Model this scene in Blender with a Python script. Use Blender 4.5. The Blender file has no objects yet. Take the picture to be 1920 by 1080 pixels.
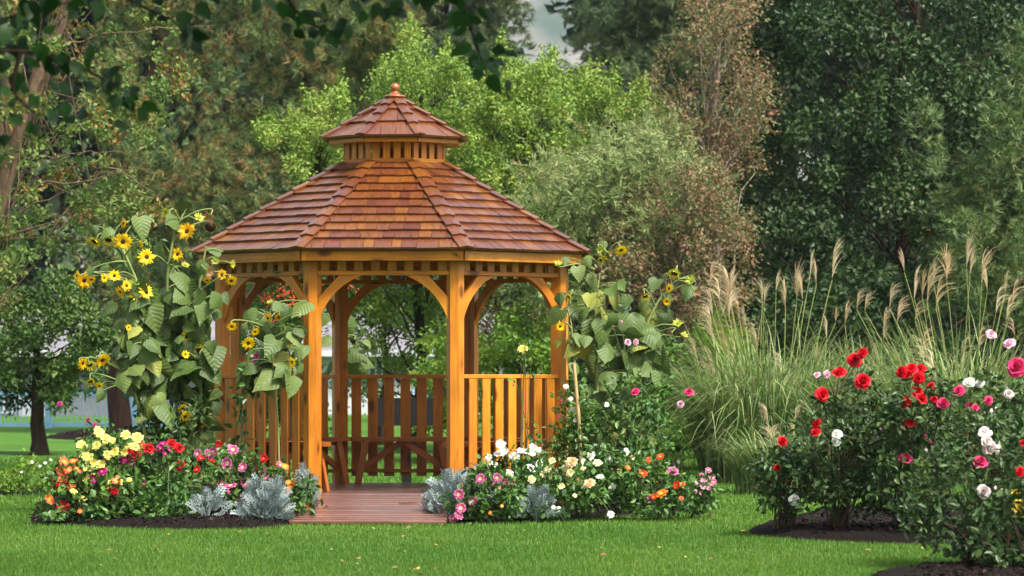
import bpy, math
import numpy as np
from mathutils import Vector, Matrix

# ------------------------------------------------------------------ camera, world, sun, exposure
FPX, CAMH, HORY = 6700.0, 1.30, 705.0
scene = bpy.context.scene
C = scene.collection
cam = bpy.data.objects.new('camera', bpy.data.cameras.new('camera'))
C.objects.link(cam); scene.camera = cam
cam.location = (0, 0, CAMH); cam.rotation_euler = (math.radians(90), 0, 0)
cam.data.sensor_width = 36.0
cam.data.lens = 36.0 * FPX / 1920.0
cam.data.shift_y = (HORY - 540.0) / 1920.0
cam.data.clip_start = 0.5; cam.data.clip_end = 9000
cam.data.dof.use_dof = True
cam.data.dof.focus_distance = 31.8
cam.data.dof.aperture_fstop = 4.2

SUN_EL, SUN_AZ = math.radians(54), math.radians(138)      # azimuth clockwise from +Y
world = bpy.data.worlds.new('World'); scene.world = world; world.use_nodes = True
wn, wl = world.node_tree.nodes, world.node_tree.links
wn.clear()
w_out = wn.new('ShaderNodeOutputWorld'); w_bg = wn.new('ShaderNodeBackground')
sky = wn.new('ShaderNodeTexSky'); sky.sky_type = 'NISHITA'; sky.sun_disc = False
sky.sun_elevation = SUN_EL; sky.sun_rotation = SUN_AZ
sky.air_density = 1.0; sky.dust_density = 4.0; sky.ozone_density = 1.0
w_hs = wn.new('ShaderNodeHueSaturation'); w_hs.inputs['Saturation'].default_value = 0.45
wl.new(sky.outputs[0], w_hs.inputs['Color']); wl.new(w_hs.outputs[0], w_bg.inputs[0])
w_bg.inputs[1].default_value = 0.062
wl.new(w_bg.outputs[0], w_out.inputs[0])

sun = bpy.data.objects.new('sun', bpy.data.lights.new('sun', 'SUN')); C.objects.link(sun)
sun.data.energy = 1.5; sun.data.angle = math.radians(10); sun.data.color = (1.0, 0.95, 0.86)
sd = Vector((math.sin(SUN_AZ) * math.cos(SUN_EL), math.cos(SUN_AZ) * math.cos(SUN_EL), math.sin(SUN_EL)))
sun.rotation_euler = sd.to_track_quat('Z', 'Y').to_euler(); sun.location = sd * 60
scene.view_settings.view_transform = 'Standard'; scene.view_settings.look = 'None'
scene.view_settings.gamma = 1.0; scene.view_settings.use_curve_mapping = False
scene.view_settings.exposure = 2.35
scene.cycles.max_bounces = 6; scene.cycles.diffuse_bounces = 3; scene.cycles.glossy_bounces = 2
scene.cycles.transmission_bounces = 4; scene.cycles.transparent_max_bounces = 4
scene.cycles.caustics_reflective = False; scene.cycles.caustics_refractive = False
scene.cycles.use_denoising = True

rng = np.random.default_rng(11)

# ------------------------------------------------------------------ helpers
def ground_z(x, y):
    t = np.clip((np.asarray(y, float) - 37.0) / 15.0, 0, 1)
    return 0.22 * t * t * (3 - 2 * t)

def P(px, py, Y):
    return np.array([(px - 960.0) / FPX * Y, Y, CAMH - (py - HORY) / FPX * Y])

def GP(px, py):                       # where the sight line through a photo point meets the ground
    lo, hi = 12.0, 400.0
    for _ in range(60):
        m = (lo + hi) / 2
        z = CAMH - (py - HORY) / FPX * m
        if z > ground_z(0, m): lo = m
        else: hi = m
    return np.array([(px - 960.0) / FPX * lo, lo, float(ground_z(0, lo))])

def unit(v):
    v = np.asarray(v, float)
    return v / np.maximum(np.linalg.norm(v, axis=-1, keepdims=True), 1e-9)

def mesh(name, V, F, mat=None, rnd=None, smooth=False, mats=None, mi=None, pattr=None):
    V = np.asarray(V, np.float32).reshape(-1, 3)
    me = bpy.data.meshes.new(name)
    if isinstance(F, np.ndarray):
        k = F.shape[1]; M = len(F)
        me.vertices.add(len(V)); me.vertices.foreach_set('co', V.ravel())
        me.loops.add(M * k); me.loops.foreach_set('vertex_index', F.astype(np.int32).ravel())
        me.polygons.add(M); me.polygons.foreach_set('loop_start', np.arange(0, M * k, k, dtype=np.int32))
        me.update(calc_edges=True)
    else:
        me.from_pydata([tuple(map(float, v)) for v in V], [], [tuple(int(i) for i in f) for f in F]); me.update()
    n = len(me.polygons)
    if rnd is not None:
        a = me.attributes.new('rnd', 'FLOAT', 'FACE'); a.data.foreach_set('value', np.asarray(rnd, np.float32))
    if pattr is not None:
        a = me.attributes.new('rad', 'FLOAT', 'POINT'); a.data.foreach_set('value', np.asarray(pattr, np.float32))
    me.polygons.foreach_set('use_smooth', np.full(n, bool(smooth)))
    for m in (mats or ([mat] if mat else [])): me.materials.append(m)
    if mi is not None: me.polygons.foreach_set('material_index', np.asarray(mi, np.int32))
    return me

def obj(name, me, parent=None, mw=None, kind=None):
    o = bpy.data.objects.new(name, me); C.objects.link(o)
    if parent is not None: o.parent = parent
    if mw is not None: o.matrix_local = mw
    if kind: o['kind'] = kind
    return o

def tag(o, label, cat, group=None, kind=None):
    o['label'] = label; o['category'] = cat
    if group: o['group'] = group
    if kind: o['kind'] = kind
    return o

def thing(name, label, cat, loc=(0, 0, 0), group=None):
    o = bpy.data.objects.new(name, None); C.objects.link(o); o.location = [float(c) for c in loc]
    o.empty_display_size = 0.2
    return tag(o, label, cat, group)

def part_group(name, parent):
    o = bpy.data.objects.new(name, None); C.objects.link(o); o.parent = parent; o.empty_display_size = 0.1
    return o

def scatter(TV, TF, pos, ax, nr, sc, wid=None):
    """copies of a small template shape: x along ax, z along nr"""
    TV = np.asarray(TV, float); TF = np.asarray(TF)
    N, K = len(pos), len(TV)
    ax = unit(ax); z = nr - (nr * ax).sum(1)[:, None] * ax; z = unit(z + 1e-6); y = np.cross(z, ax)
    sc = np.broadcast_to(np.asarray(sc, float), (N,))
    wy = sc if wid is None else sc * wid
    V = (pos[:, None, :] + sc[:, None, None] * (TV[None, :, 0:1] * ax[:, None, :] + TV[None, :, 2:3] * z[:, None, :])
         + wy[:, None, None] * TV[None, :, 1:2] * y[:, None, :])
    F = (TF[None] + (np.arange(N) * K)[:, None, None]).reshape(-1, TF.shape[1])
    return V.reshape(-1, 3), F

def rdir(n, r=None):
    r = rng if r is None else r
    return unit(r.normal(size=(n, 3)))

def tube(path, radii, n=6, cap=True):
    path = np.asarray(path, float); radii = np.broadcast_to(np.asarray(radii, float), (len(path),))
    T = unit(np.gradient(path, axis=0))
    ref = np.array([0, 0, 1.0]) if abs(T[0][2]) < 0.8 else np.array([1.0, 0, 0])
    V = []
    for p, t, r in zip(path, T, radii):
        a = unit(np.cross(t, ref)); b = np.cross(a, t)
        ref = b if abs(np.dot(b, t)) < .9 else ref
        an = np.arange(n) * 2 * math.pi / n
        V.append(p + r * (np.cos(an)[:, None] * a + np.sin(an)[:, None] * b))
    V = np.concatenate(V); F = []
    for i in range(len(path) - 1):
        for j in range(n):
            F.append((i * n + j, i * n + (j + 1) % n, (i + 1) * n + (j + 1) % n, (i + 1) * n + j))
    return V, np.array(F)

class Acc:                             # gathers pieces of one mesh
    def __init__(s): s.V, s.F, s.n = [], [], 0
    def add(s, V, F):
        s.V.append(np.asarray(V, float)); s.F.append(np.asarray(F) + s.n); s.n += len(V)
    def tube(s, path, radii, n=5): s.add(*tube(path, radii, n))
    def get(s): return np.concatenate(s.V), np.concatenate(s.F)

def curve3(a, b, sag=(0, 0, 0), n=6):
    a, b = np.asarray(a, float), np.asarray(b, float)
    m = (a + b) / 2 + np.asarray(sag, float)
    t = np.linspace(0, 1, n)[:, None]
    return (1 - t) ** 2 * a + 2 * t * (1 - t) * m + t ** 2 * b

def inpoly(poly, x, y):
    poly = np.asarray(poly, float); x = np.asarray(x); y = np.asarray(y)
    c = np.zeros(x.shape, bool); j = len(poly) - 1
    for i in range(len(poly)):
        xi, yi = poly[i]; xj, yj = poly[j]
        hit = ((yi > y) != (yj > y)) & (x < (xj - xi) * (y - yi) / (yj - yi + 1e-12) + xi)
        c ^= hit; j = i
    return c

def poly_points(poly, n, r, mind=0.0):
    poly = np.asarray(poly, float); lo, hi = poly.min(0), poly.max(0)
    out = []; tries = 0
    while len(out) < n and tries < n * 60:
        tries += 1
        p = lo + r.random(2) * (hi - lo)
        if not inpoly(poly, p[0], p[1]): continue
        if mind and any((p[0] - q[0]) ** 2 + (p[1] - q[1]) ** 2 < mind * mind for q in out): continue
        out.append(p)
    return np.array(out)

# ------------------------------------------------------------------ materials
def new_mat(name):
    m = bpy.data.materials.new(name); m.use_nodes = True
    nt = m.node_tree; nt.nodes.clear()
    o = nt.nodes.new('ShaderNodeOutputMaterial')
    return m, nt.nodes, nt.links, o

def ramp(nd, cols, pos=None, interp='LINEAR'):
    r = nd.new('ShaderNodeValToRGB'); e = r.color_ramp.elements; r.color_ramp.interpolation = interp
    pos = pos or [i / max(1, len(cols) - 1) for i in range(len(cols))]
    while len(e) < len(cols): e.new(0.5)
    for el, p, c in zip(e, pos, cols): el.position = p; el.color = (*c, 1)
    return r

def math_node(nd, lk, op, a, b=None):
    m = nd.new('ShaderNodeMath'); m.operation = op
    for i, v in enumerate((a, b)):
        if v is None: continue
        if isinstance(v, (int, float)): m.inputs[i].default_value = v
        else: lk.new(v, m.inputs[i])
    return m.outputs[0]

def mixc(nd, lk, f, a, b, mode='MIX'):
    m = nd.new('ShaderNodeMix'); m.data_type = 'RGBA'; m.blend_type = mode
    for s, v in ((m.inputs[0], f), (m.inputs[6], a), (m.inputs[7], b)):
        if isinstance(v, (int, float)): s.default_value = v
        elif isinstance(v, tuple): s.default_value = (*v, 1)
        else: lk.new(v, s)
    return m.outputs[2]

def rand_value(nd, lk):
    a = nd.new('ShaderNodeAttribute'); a.attribute_name = 'rnd'
    i = nd.new('ShaderNodeObjectInfo')
    return math_node(nd, lk, 'FRACT', math_node(nd, lk, 'ADD', a.outputs['Fac'], i.outputs['Random']))

def noise(nd, lk, scale, detail=3, coord='Object', stretch=None, rough=0.55, offs=None):
    tc = nd.new('ShaderNodeTexCoord'); n = nd.new('ShaderNodeTexNoise')
    n.inputs['Scale'].default_value = scale; n.inputs['Detail'].default_value = detail; n.inputs['Roughness'].default_value = rough
    src = tc.outputs[coord]
    if stretch or offs is not None:
        mp = nd.new('ShaderNodeMapping'); mp.inputs['Scale'].default_value = stretch or (1, 1, 1)
        lk.new(src, mp.inputs[0])
        if offs is not None: lk.new(offs, mp.inputs['Location'])
        src = mp.outputs[0]
    lk.new(src, n.inputs['Vector'])
    return n

def leaf_mat(name, cols, pos=None, rough=0.45, trans=0.25, spec=0.35, perobj=True, veins=False):
    m, nd, lk, out = new_mat(name)
    if perobj: f = rand_value(nd, lk)
    else:
        a = nd.new('ShaderNodeAttribute'); a.attribute_name = 'rnd'; f = a.outputs['Fac']
    r = ramp(nd, cols, pos); lk.new(f, r.inputs[0]); col = r.outputs[0]
    b = nd.new('ShaderNodeBsdfPrincipled')
    if veins:
        tc = nd.new('ShaderNodeTexCoord'); sp = nd.new('ShaderNodeSeparateXYZ'); lk.new(tc.outputs['Object'], sp.inputs[0])
        ay = math_node(nd, lk, 'ABSOLUTE', sp.outputs[1])
        wob = noise(nd, lk, 3.0, 2)
        ph = math_node(nd, lk, 'ADD', math_node(nd, lk, 'SUBTRACT', sp.outputs[0], math_node(nd, lk, 'MULTIPLY', ay, 0.75)), math_node(nd, lk, 'MULTIPLY', wob.outputs[0], 0.12))
        s = math_node(nd, lk, 'ABSOLUTE', math_node(nd, lk, 'SINE', math_node(nd, lk, 'MULTIPLY', ph, 19.0)))
        v1 = math_node(nd, lk, 'LESS_THAN', s, 0.12)
        v2 = math_node(nd, lk, 'LESS_THAN', ay, 0.018)
        v = math_node(nd, lk, 'MAXIMUM', v1, v2)
        ns = noise(nd, lk, 5.0, 3)
        col = mixc(nd, lk, math_node(nd, lk, 'MULTIPLY', ns.outputs[0], 0.35), col, (0.15, 0.17, 0.04))
        col = mixc(nd, lk, math_node(nd, lk, 'MULTIPLY', v, 0.16), col, (0.18, 0.28, 0.10))
        bp = nd.new('ShaderNodeBump'); bp.inputs['Strength'].default_value = 0.2; bp.inputs['Distance'].default_value = 0.03
        lk.new(s, bp.inputs['Height']); lk.new(bp.outputs[0], b.inputs['Normal'])
    lk.new(col, b.inputs['Base Color']); b.inputs['Roughness'].default_value = rough
    b.inputs['Specular IOR Level'].default_value = spec
    if trans > 0:
        t = nd.new('ShaderNodeBsdfTranslucent'); lk.new(col, t.inputs[0])
        mx = nd.new('ShaderNodeMixShader'); mx.inputs[0].default_value = trans
        lk.new(b.outputs[0], mx.inputs[1]); lk.new(t.outputs[0], mx.inputs[2]); lk.new(mx.outputs[0], out.inputs[0])
    else: lk.new(b.outputs[0], out.inputs[0])
    return m

def plain_mat(name, col, rough=0.6, col2=None, nscale=8.0, bump=0.0, spec=0.3, stretch=None, metal=0.0):
    m, nd, lk, out = new_mat(name)
    b = nd.new('ShaderNodeBsdfPrincipled'); b.inputs['Roughness'].default_value = rough
    b.inputs['Specular IOR Level'].default_value = spec; b.inputs['Metallic'].default_value = metal
    n = noise(nd, lk, nscale, 5, stretch=stretch)
    r = ramp(nd, [col, col2 or tuple(c * 0.75 for c in col)], [0.35, 0.7]); lk.new(n.outputs[0], r.inputs[0])
    lk.new(r.outputs[0], b.inputs['Base Color'])
    if bump:
        bp = nd.new('ShaderNodeBump'); bp.inputs['Strength'].default_value = bump; bp.inputs['Distance'].default_value = 0.03
        lk.new(n.outputs[0], bp.inputs['Height']); lk.new(bp.outputs[0], b.inputs['Normal'])
    lk.new(b.outputs[0], out.inputs[0])
    return m

def wood_mat(name, cols, rough=0.38, knots=True, grain=0.5, coat=0.0, dark=0.35):
    m, nd, lk, out = new_mat(name)
    b = nd.new('ShaderNodeBsdfPrincipled')
    rv = rand_value(nd, lk)
    off = nd.new('ShaderNodeCombineXYZ')
    for i, k in enumerate((37.0, 91.0, 53.0)): lk.new(math_node(nd, lk, 'MULTIPLY', rv, k), off.inputs[i])
    base = ramp(nd, cols); lk.new(rv, base.inputs[0])
    g = noise(nd, lk, 4.0, 6, stretch=(0.8, 14, 14), offs=off.outputs[0], rough=0.6)
    blot = noise(nd, lk, 2.2, 3, stretch=(1, 2.5, 2.5), offs=off.outputs[0])
    gr = ramp(nd, [(dark, dark, dark), (1, 1, 1)], [0.3, 0.62]); lk.new(g.outputs[0], gr.inputs[0])
    col = mixc(nd, lk, grain, base.outputs[0], gr.outputs[0], 'MULTIPLY')
    bl = ramp(nd, [(0.72, 0.66, 0.6), (1.08, 1.08, 1.05)], [0.35, 0.65]); lk.new(blot.outputs[0], bl.inputs[0])
    col = mixc(nd, lk, 0.8, col, bl.outputs[0], 'MULTIPLY')
    if knots:
        tc = nd.new('ShaderNodeTexCoord'); mp = nd.new('ShaderNodeMapping'); mp.inputs['Scale'].default_value = (2.6, 6, 6)
        lk.new(tc.outputs['Object'], mp.inputs[0]); lk.new(off.outputs[0], mp.inputs['Location'])
        v = nd.new('ShaderNodeTexVoronoi'); v.inputs['Scale'].default_value = 1.0; lk.new(mp.outputs[0], v.inputs['Vector'])
        kr = ramp(nd, [(1, 1, 1), (0, 0, 0)], [0.11, 0.24]); lk.new(v.outputs['Distance'], kr.inputs[0])
        col = mixc(nd, lk, math_node(nd, lk, 'MULTIPLY', kr.outputs[0], 0.85), col, (0.07, 0.018, 0.005))
    lk.new(col, b.inputs['Base Color'])
    b.inputs['Roughness'].default_value = rough; b.inputs['Specular IOR Level'].default_value = 0.45
    if coat:
        b.inputs['Coat Weight'].default_value = coat; b.inputs['Coat Roughness'].default_value = 0.3
    bp = nd.new('ShaderNodeBump'); bp.inputs['Strength'].default_value = 0.25; bp.inputs['Distance'].default_value = 0.004
    lk.new(g.outputs[0], bp.inputs['Height']); lk.new(bp.outputs[0], b.inputs['Normal'])
    lk.new(b.outputs[0], out.inputs[0])
    return m

M = {}
M['cedar'] = wood_mat('honey_cedar', [(0.62, 0.225, 0.016), (0.70, 0.275, 0.022), (0.56, 0.185, 0.014), (0.66, 0.25, 0.022)], 0.34, grain=0.5)
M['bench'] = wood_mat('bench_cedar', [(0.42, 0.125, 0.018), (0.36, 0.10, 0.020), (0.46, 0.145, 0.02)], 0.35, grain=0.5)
M['deck'] = wood_mat('deck_stain', [(0.19, 0.078, 0.058), (0.25, 0.098, 0.072), (0.15, 0.064, 0.05)], 0.25, knots=False, grain=0.6, coat=1.0)
M['shingle'] = wood_mat('cedar_shingle', [(0.165, 0.050, 0.010), (0.135, 0.038, 0.012), (0.200, 0.064, 0.009), (0.145, 0.040, 0.013), (0.120, 0.034, 0.015), (0.175, 0.054, 0.010), (0.240, 0.084, 0.010)], 0.34, knots=False, grain=0.8, coat=0.55, dark=0.45)
M['deckboard'] = wood_mat('roof_underside', [(0.30, 0.11, 0.02), (0.34, 0.13, 0.025)], 0.6, knots=False)
# ------------------------------------------------------------------ ground
def lawn_mat():
    m, nd, lk, out = new_mat('lawn_turf')
    b = nd.new('ShaderNodeBsdfPrincipled'); b.inputs['Roughness'].default_value = 0.8; b.inputs['Specular IOR Level'].default_value = 0.15
    n1 = noise(nd, lk, 0.5, 4); n2 = noise(nd, lk, 30.0, 4)
    r1 = ramp(nd, [(0.040, 0.110, 0.012), (0.065, 0.165, 0.018), (0.095, 0.19, 0.028)], [0.3, 0.5, 0.7]); lk.new(n1.outputs[0], r1.inputs[0])
    r2 = ramp(nd, [(0.55, 0.55, 0.5), (1.1, 1.1, 1.0)], [0.35, 0.65]); lk.new(n2.outputs[0], r2.inputs[0])
    lk.new(mixc(nd, lk, 1.0, r1.outputs[0], r2.outputs[0], 'MULTIPLY'), b.inputs['Base Color'])
    bp = nd.new('ShaderNodeBump'); bp.inputs['Strength'].default_value = 0.8; bp.inputs['Distance'].default_value = 0.03
    lk.new(n2.outputs[0], bp.inputs['Height']); lk.new(bp.outputs[0], b.inputs['Normal'])
    lk.new(b.outputs[0], out.inputs[0]); return m
M['lawn'] = lawn_mat()
gy = np.concatenate([np.linspace(-40, 20, 13), np.linspace(22, 60, 39), np.linspace(64, 120, 12), np.array([150, 250, 500, 1000, 2000, 4000.])])
gx = np.concatenate([np.array([-4000, -1500, -500, -150, -60.]), np.linspace(-30, 30, 31), np.array([60, 150, 500, 1500, 4000.])])
XX, YY = np.meshgrid(gx, gy); VV = np.stack([XX, YY, ground_z(XX, YY)], -1).reshape(-1, 3)
nx = len(gx); ii, jj = np.meshgrid(np.arange(nx - 1), np.arange(len(gy) - 1)); q = (jj * nx + ii).ravel()
lawn = obj('lawn', mesh('lawn', VV, np.stack([q, q + 1, q + 1 + nx, q + nx], 1), M['lawn'], smooth=True))
tag(lawn, 'mown green lawn around the gazebo', 'lawn', kind='structure')

# ------------------------------------------------------------------ lumber
_bm = {}
def beam_mesh(L, w, t, mat, c=0.005):
    c = 0.009 if mat == 'deck' else c
    key = (round(L, 3), round(w, 3), round(t, 3), mat)
    if key not in _bm:
        a, b = w / 2, t / 2; c = min(c, a * .4, b * .4)
        ring = [(a - c, b), (-a + c, b), (-a, b - c), (-a, -b + c), (-a + c, -b), (a - c, -b), (a, -b + c), (a, b - c)]
        V = [(x, y, z) for x in (0, L) for (y, z) in ring]
        F = [(j, (j + 1) % 8, 8 + (j + 1) % 8, 8 + j) for j in range(8)]
        F = [f[::-1] for f in F] + [tuple(range(8)), tuple(range(15, 7, -1))]
        me = mesh('lumber', V, F, M[mat])
        _bm[key] = me
    return _bm[key]

def board(name, p0, p1, w, t, mat, parent, up=(0, 0, 1)):
    p0, p1 = Vector(p0), Vector(p1); X = (p1 - p0); L = X.length; X.normalize()
    Z = Vector(up); Z = (Z - X * Z.dot(X)).normalized(); Y = Z.cross(X)
    mw = Matrix(((X.x, Y.x, Z.x, p0.x), (X.y, Y.y, Z.y, p0.y), (X.z, Y.z, Z.z, p0.z), (0, 0, 0, 1)))
    return obj(name, beam_mesh(L, w, t, mat), parent, mw)

def prism(name, pts, axis_vec, mat, parent, frame=None):
    """flat outline pts (list of 3D points) extruded along axis_vec"""
    n = len(pts); A = [np.asarray(p, float) for p in pts]; B = [p + np.asarray(axis_vec, float) for p in A]
    F = [tuple(range(n))[::-1], tuple(range(n, 2 * n))] + [(j, (j + 1) % n, n + (j + 1) % n, n + j) for j in range(n)]
    V = np.array(A + B)
    if frame is not None:
        inv = np.array(frame.inverted()); V = V @ inv[:3, :3].T + inv[:3, 3]
    return obj(name, mesh(name, V, F, M[mat]), parent, frame)

# ------------------------------------------------------------------ gazebo
S = 1.34; T8 = math.tan(math.pi / 8); C8 = math.cos(math.pi / 8)
AP = S / 2 / T8                         # distance from the middle to each side
FZ = 0.215
YAW = math.radians(-1.8)
GC = np.array([-1.185 - math.sin(YAW) * AP, 33.0 + AP, 0.0])
gaz = thing('gazebo', 'octagonal honey cedar gazebo with two tier shingled roof and entry ramp', 'gazebo', GC)
gaz.rotation_euler = (0, 0, YAW)
H0 = CAMH                                # heights below are written against the eye level
def pol(r, a, z): return np.array([r * math.cos(a), r * math.sin(a), z])
FACE = [math.radians(-90 + 45 * k) for k in range(8)]    # 0 = entrance side
CORN = [math.radians(-112.5 + 45 * k) for k in range(8)] # corner k lies before face k
RP = AP / C8
Z_EAVE, Z_TOP, A_EAVE, A_TOP = H0 + 1.175, H0 + 2.045, 1.845, 0.49
E_UP = Vector((0, 0, 1))

# floor
fl = obj('floor', None, gaz) if False else None
ring = [pol(RP + 0.03, a, 0.02) for a in CORN]
floor = prism('floor', ring, (0, 0, FZ - 0.05), 'deckboard', gaz)
rows = np.linspace(0.0, AP + 0.06, 13)
for k, a in enumerate(FACE):
    n = np.array([math.cos(a), math.sin(a), 0]); u = np.array([-math.sin(a), math.cos(a), 0])
    fr = Matrix(((u[0], n[0], 0, 0), (u[1], n[1], 0, 0), (0, 0, 1, 0), (0, 0, 0, 1)))
    fr = Matrix(((u[0], -n[0], 0, 0), (u[1], -n[1], 0, 0), (0, 0, 1, 0), (0, 0, 0, 1)))
    for i in range(12):
        a0, a1 = rows[i] + 0.003, rows[i + 1] - 0.003
        w0, w1 = a0 * T8 - .003, a1 * T8 - .003
        pts = [n * a0 - u * w0, n * a0 + u * w0, n * a1 + u * w1, n * a1 - u * w1]
        prism('plank', [p + np.array([0, 0, FZ - 0.03]) for p in pts], (0, 0, 0.03), 'deck', floor, fr)

# ramp
RL, RW = 2.02, S + 0.02
r0 = np.array([0, -AP - 0.07, FZ - 0.004]); r1 = np.array([0, -AP - 0.07 - RL, 0.035])
rd = unit(r1 - r0); rup = np.cross(np.array([1.0, 0, 0]), -rd) * 1.0
rup = np.array([0, rd[2], -rd[1]]); rup = rup if rup[2] > 0 else -rup
ramp_o = part_group('ramp', gaz)
for sx in (-RW / 2 + 0.03, 0, RW / 2 - 0.03):
    pts = [(sx - .02, r0[1], r0[2] - .035), (sx - .02, r1[1], r1[2] - .035), (sx - .02, r1[1], 0.0), (sx - .02, r0[1], 0.0)]
    prism('stringer', [np.array(p) for p in pts], (0.04, 0, 0), 'deckboard', ramp_o)
NP = 15; Lr = np.linalg.norm(r1 - r0)
for i in range(NP):
    c = r0 + rd * (Lr * (i + .5) / NP)
    c = c + np.array([0, 0, rng.uniform(-.002, .002)]); tl = rng.normal() * 0.012
    board('plank', c + np.array([-RW / 2, 0, 0]), c + np.array([RW / 2, 0, rng.normal() * .003]), Lr / NP - 0.012, 0.032, 'deck', ramp_o, rup + np.array([0, tl, 0]))

# posts
for k, a in enumerate(CORN):
    n = np.array([math.cos(a), math.sin(a), 0]); u = np.array([-math.sin(a), math.cos(a), 0])
    c = n * RP
    t = math.tan(math.pi / 8)
    pts2 = [(0.052, 0.0), (0.052 - 0.066 * t, 0.066), (-0.050 - 0.066 * t, 0.066), (-0.044, 0.0), (-0.050 - 0.066 * t, -0.066), (0.052 - 0.066 * t, -0.066)]
    fr = Matrix(((0, u[0], n[0], c[0]), (0, u[1], n[1], c[1]), (1, 0, 0, 0.02), (0, 0, 0, 1)))
    for s, nm in ((1, 'a'), (-1, 'b')):    # two planks meeting at the corner
        q = [(0.055, 0.0015 * s), (0.055 - 0.068 * t, 0.068 * s), (-0.045 - 0.068 * t, 0.068 * s), (-0.045, 0.0015 * s)]
        if s < 0: q = q[::-1]
        prism('post', [c + n * d + u * e + np.array([0, 0, 0.02]) for d, e in q], (0, 0, Z_EAVE - 0.10), 'cedar', gaz, fr)

def face_frame(k):
    a = FACE[k]; n = np.array([math.cos(a), math.sin(a), 0]); u = np.array([-math.sin(a), math.cos(a), 0])
    return n, u
zv = np.array([0, 0, 1.0])
rail_len = S / 2 - 0.062
for k in range(8):
    n, u = face_frame(k); c = n * (AP - 0.005)
    # frieze under the eave
    fr = part_group('frieze', gaz)
    board('frieze_rail', c - u * rail_len + zv * (H0 + 0.952), c + u * rail_len + zv * (H0 + 0.952), 0.075, 0.042, 'cedar', fr)
    board('frieze_rail', c - u * rail_len + zv * (H0 + 1.135), c + u * rail_len + zv * (H0 + 1.135), 0.075, 0.05, 'cedar', fr)
    for i in range(8):
        x = (i - 3.5) * 0.155
        board('slat', c + u * x + zv * (H0 + 0.974), c + u * x + zv * (H0 + 1.109), 0.085, 0.024, 'cedar', fr, n)
    # arched brackets
    for s in (-1, 1):
        e = u * (-s)                        # pointing from the post to the middle of the bay
        o = c + u * s * (S / 2 - 0.068)
        W, Hh = 0.41, 0.44
        arch = []
        for t in np.linspace(0, 1, 10):
            an = t * math.pi / 2
            ex, ez = W * (1 - math.cos(an)), -Hh * (1 - math.sin(an))
            arch.append((0.62 * ex + 0.38 * W * t, 0.62 * ez - 0.38 * Hh * (1 - t)))
        prof = arch + [(0.19, 0.0), (0.0, -0.21)]
        # outer edge runs straight from beam to post, inner edge is the arch
        pts = [o + e * x + zv * (H0 + 0.930 + z) - n * 0.02 for x, z in prof]
        if s < 0: pts = pts[::-1]
        fm = Vector(e) + Vector((0, 0, 1)); fm.normalize(); nn = Vector(n); yy = nn.cross(fm)
        F4 = Matrix(((fm.x, yy.x, nn.x, o[0]), (fm.y, yy.y, nn.y, o[1]), (0 + fm.z, yy.z, nn.z, H0 + 0.7), (0, 0, 0, 1)))
        prism('bracket', pts[::-1], n * 0.042, 'cedar', gaz, F4)
    if k == 0: continue
    # railing
    ra = part_group('railing', gaz)
    board('top_rail', c - u * rail_len + zv * (H0 - 0.004), c + u * rail_len + zv * (H0 - 0.004), 0.09, 0.038, 'cedar', ra)
    board('bottom_rail', c - u * rail_len + zv * (FZ + 0.125), c + u * rail_len + zv * (FZ + 0.125), 0.06, 0.036, 'cedar', ra)
    for i in range(7):
        x = (i - 3) * 0.166
        off = n * (0.034 if k in (1, 7) else -0.0)
        board('slat', c + u * x + zv * (FZ + 0.07) + n * 0.044, c + u * x + zv * (H0 - 0.026) + n * 0.044, 0.100, 0.022, 'cedar', ra, n)
    # bench
    be = part_group('bench', gaz)
    zs = FZ + 0.47
    for (a0, a1) in ((AP - 0.06, AP - 0.215), (AP - 0.222, AP - 0.375)):
        w0, w1 = a0 * T8 - 0.006, a1 * T8 - 0.006
        pts = [n * a1 - u * w1, n * a1 + u * w1, n * a0 + u * w0, n * a0 - u * w0]
        f5 = Matrix(((u[0], n[0], 0, 0), (u[1], n[1], 0, 0), (0, 0, 1, zs), (0, 0, 0, 1)))
        f5 = Matrix(((u[0], -n[0], 0, 0), (u[1], -n[1], 0, 0), (0, 0, 1, zs), (0, 0, 0, 1)))
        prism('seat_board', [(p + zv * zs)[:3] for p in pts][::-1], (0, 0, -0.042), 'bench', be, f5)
    ai = AP - 0.335
    for s in (-1, 1):
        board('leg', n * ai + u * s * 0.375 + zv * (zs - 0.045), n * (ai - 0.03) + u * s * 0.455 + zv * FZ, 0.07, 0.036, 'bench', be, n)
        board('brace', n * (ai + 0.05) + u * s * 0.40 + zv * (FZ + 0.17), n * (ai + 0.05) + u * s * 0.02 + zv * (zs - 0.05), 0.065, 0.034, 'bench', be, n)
        board('cross_rail', n * (ai + 0.03) + u * s * 0.37 + zv * (zs - 0.063), n * (AP - 0.03) + u * s * 0.42 + zv * (zs - 0.063), 0.04, 0.03, 'bench', be)

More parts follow.
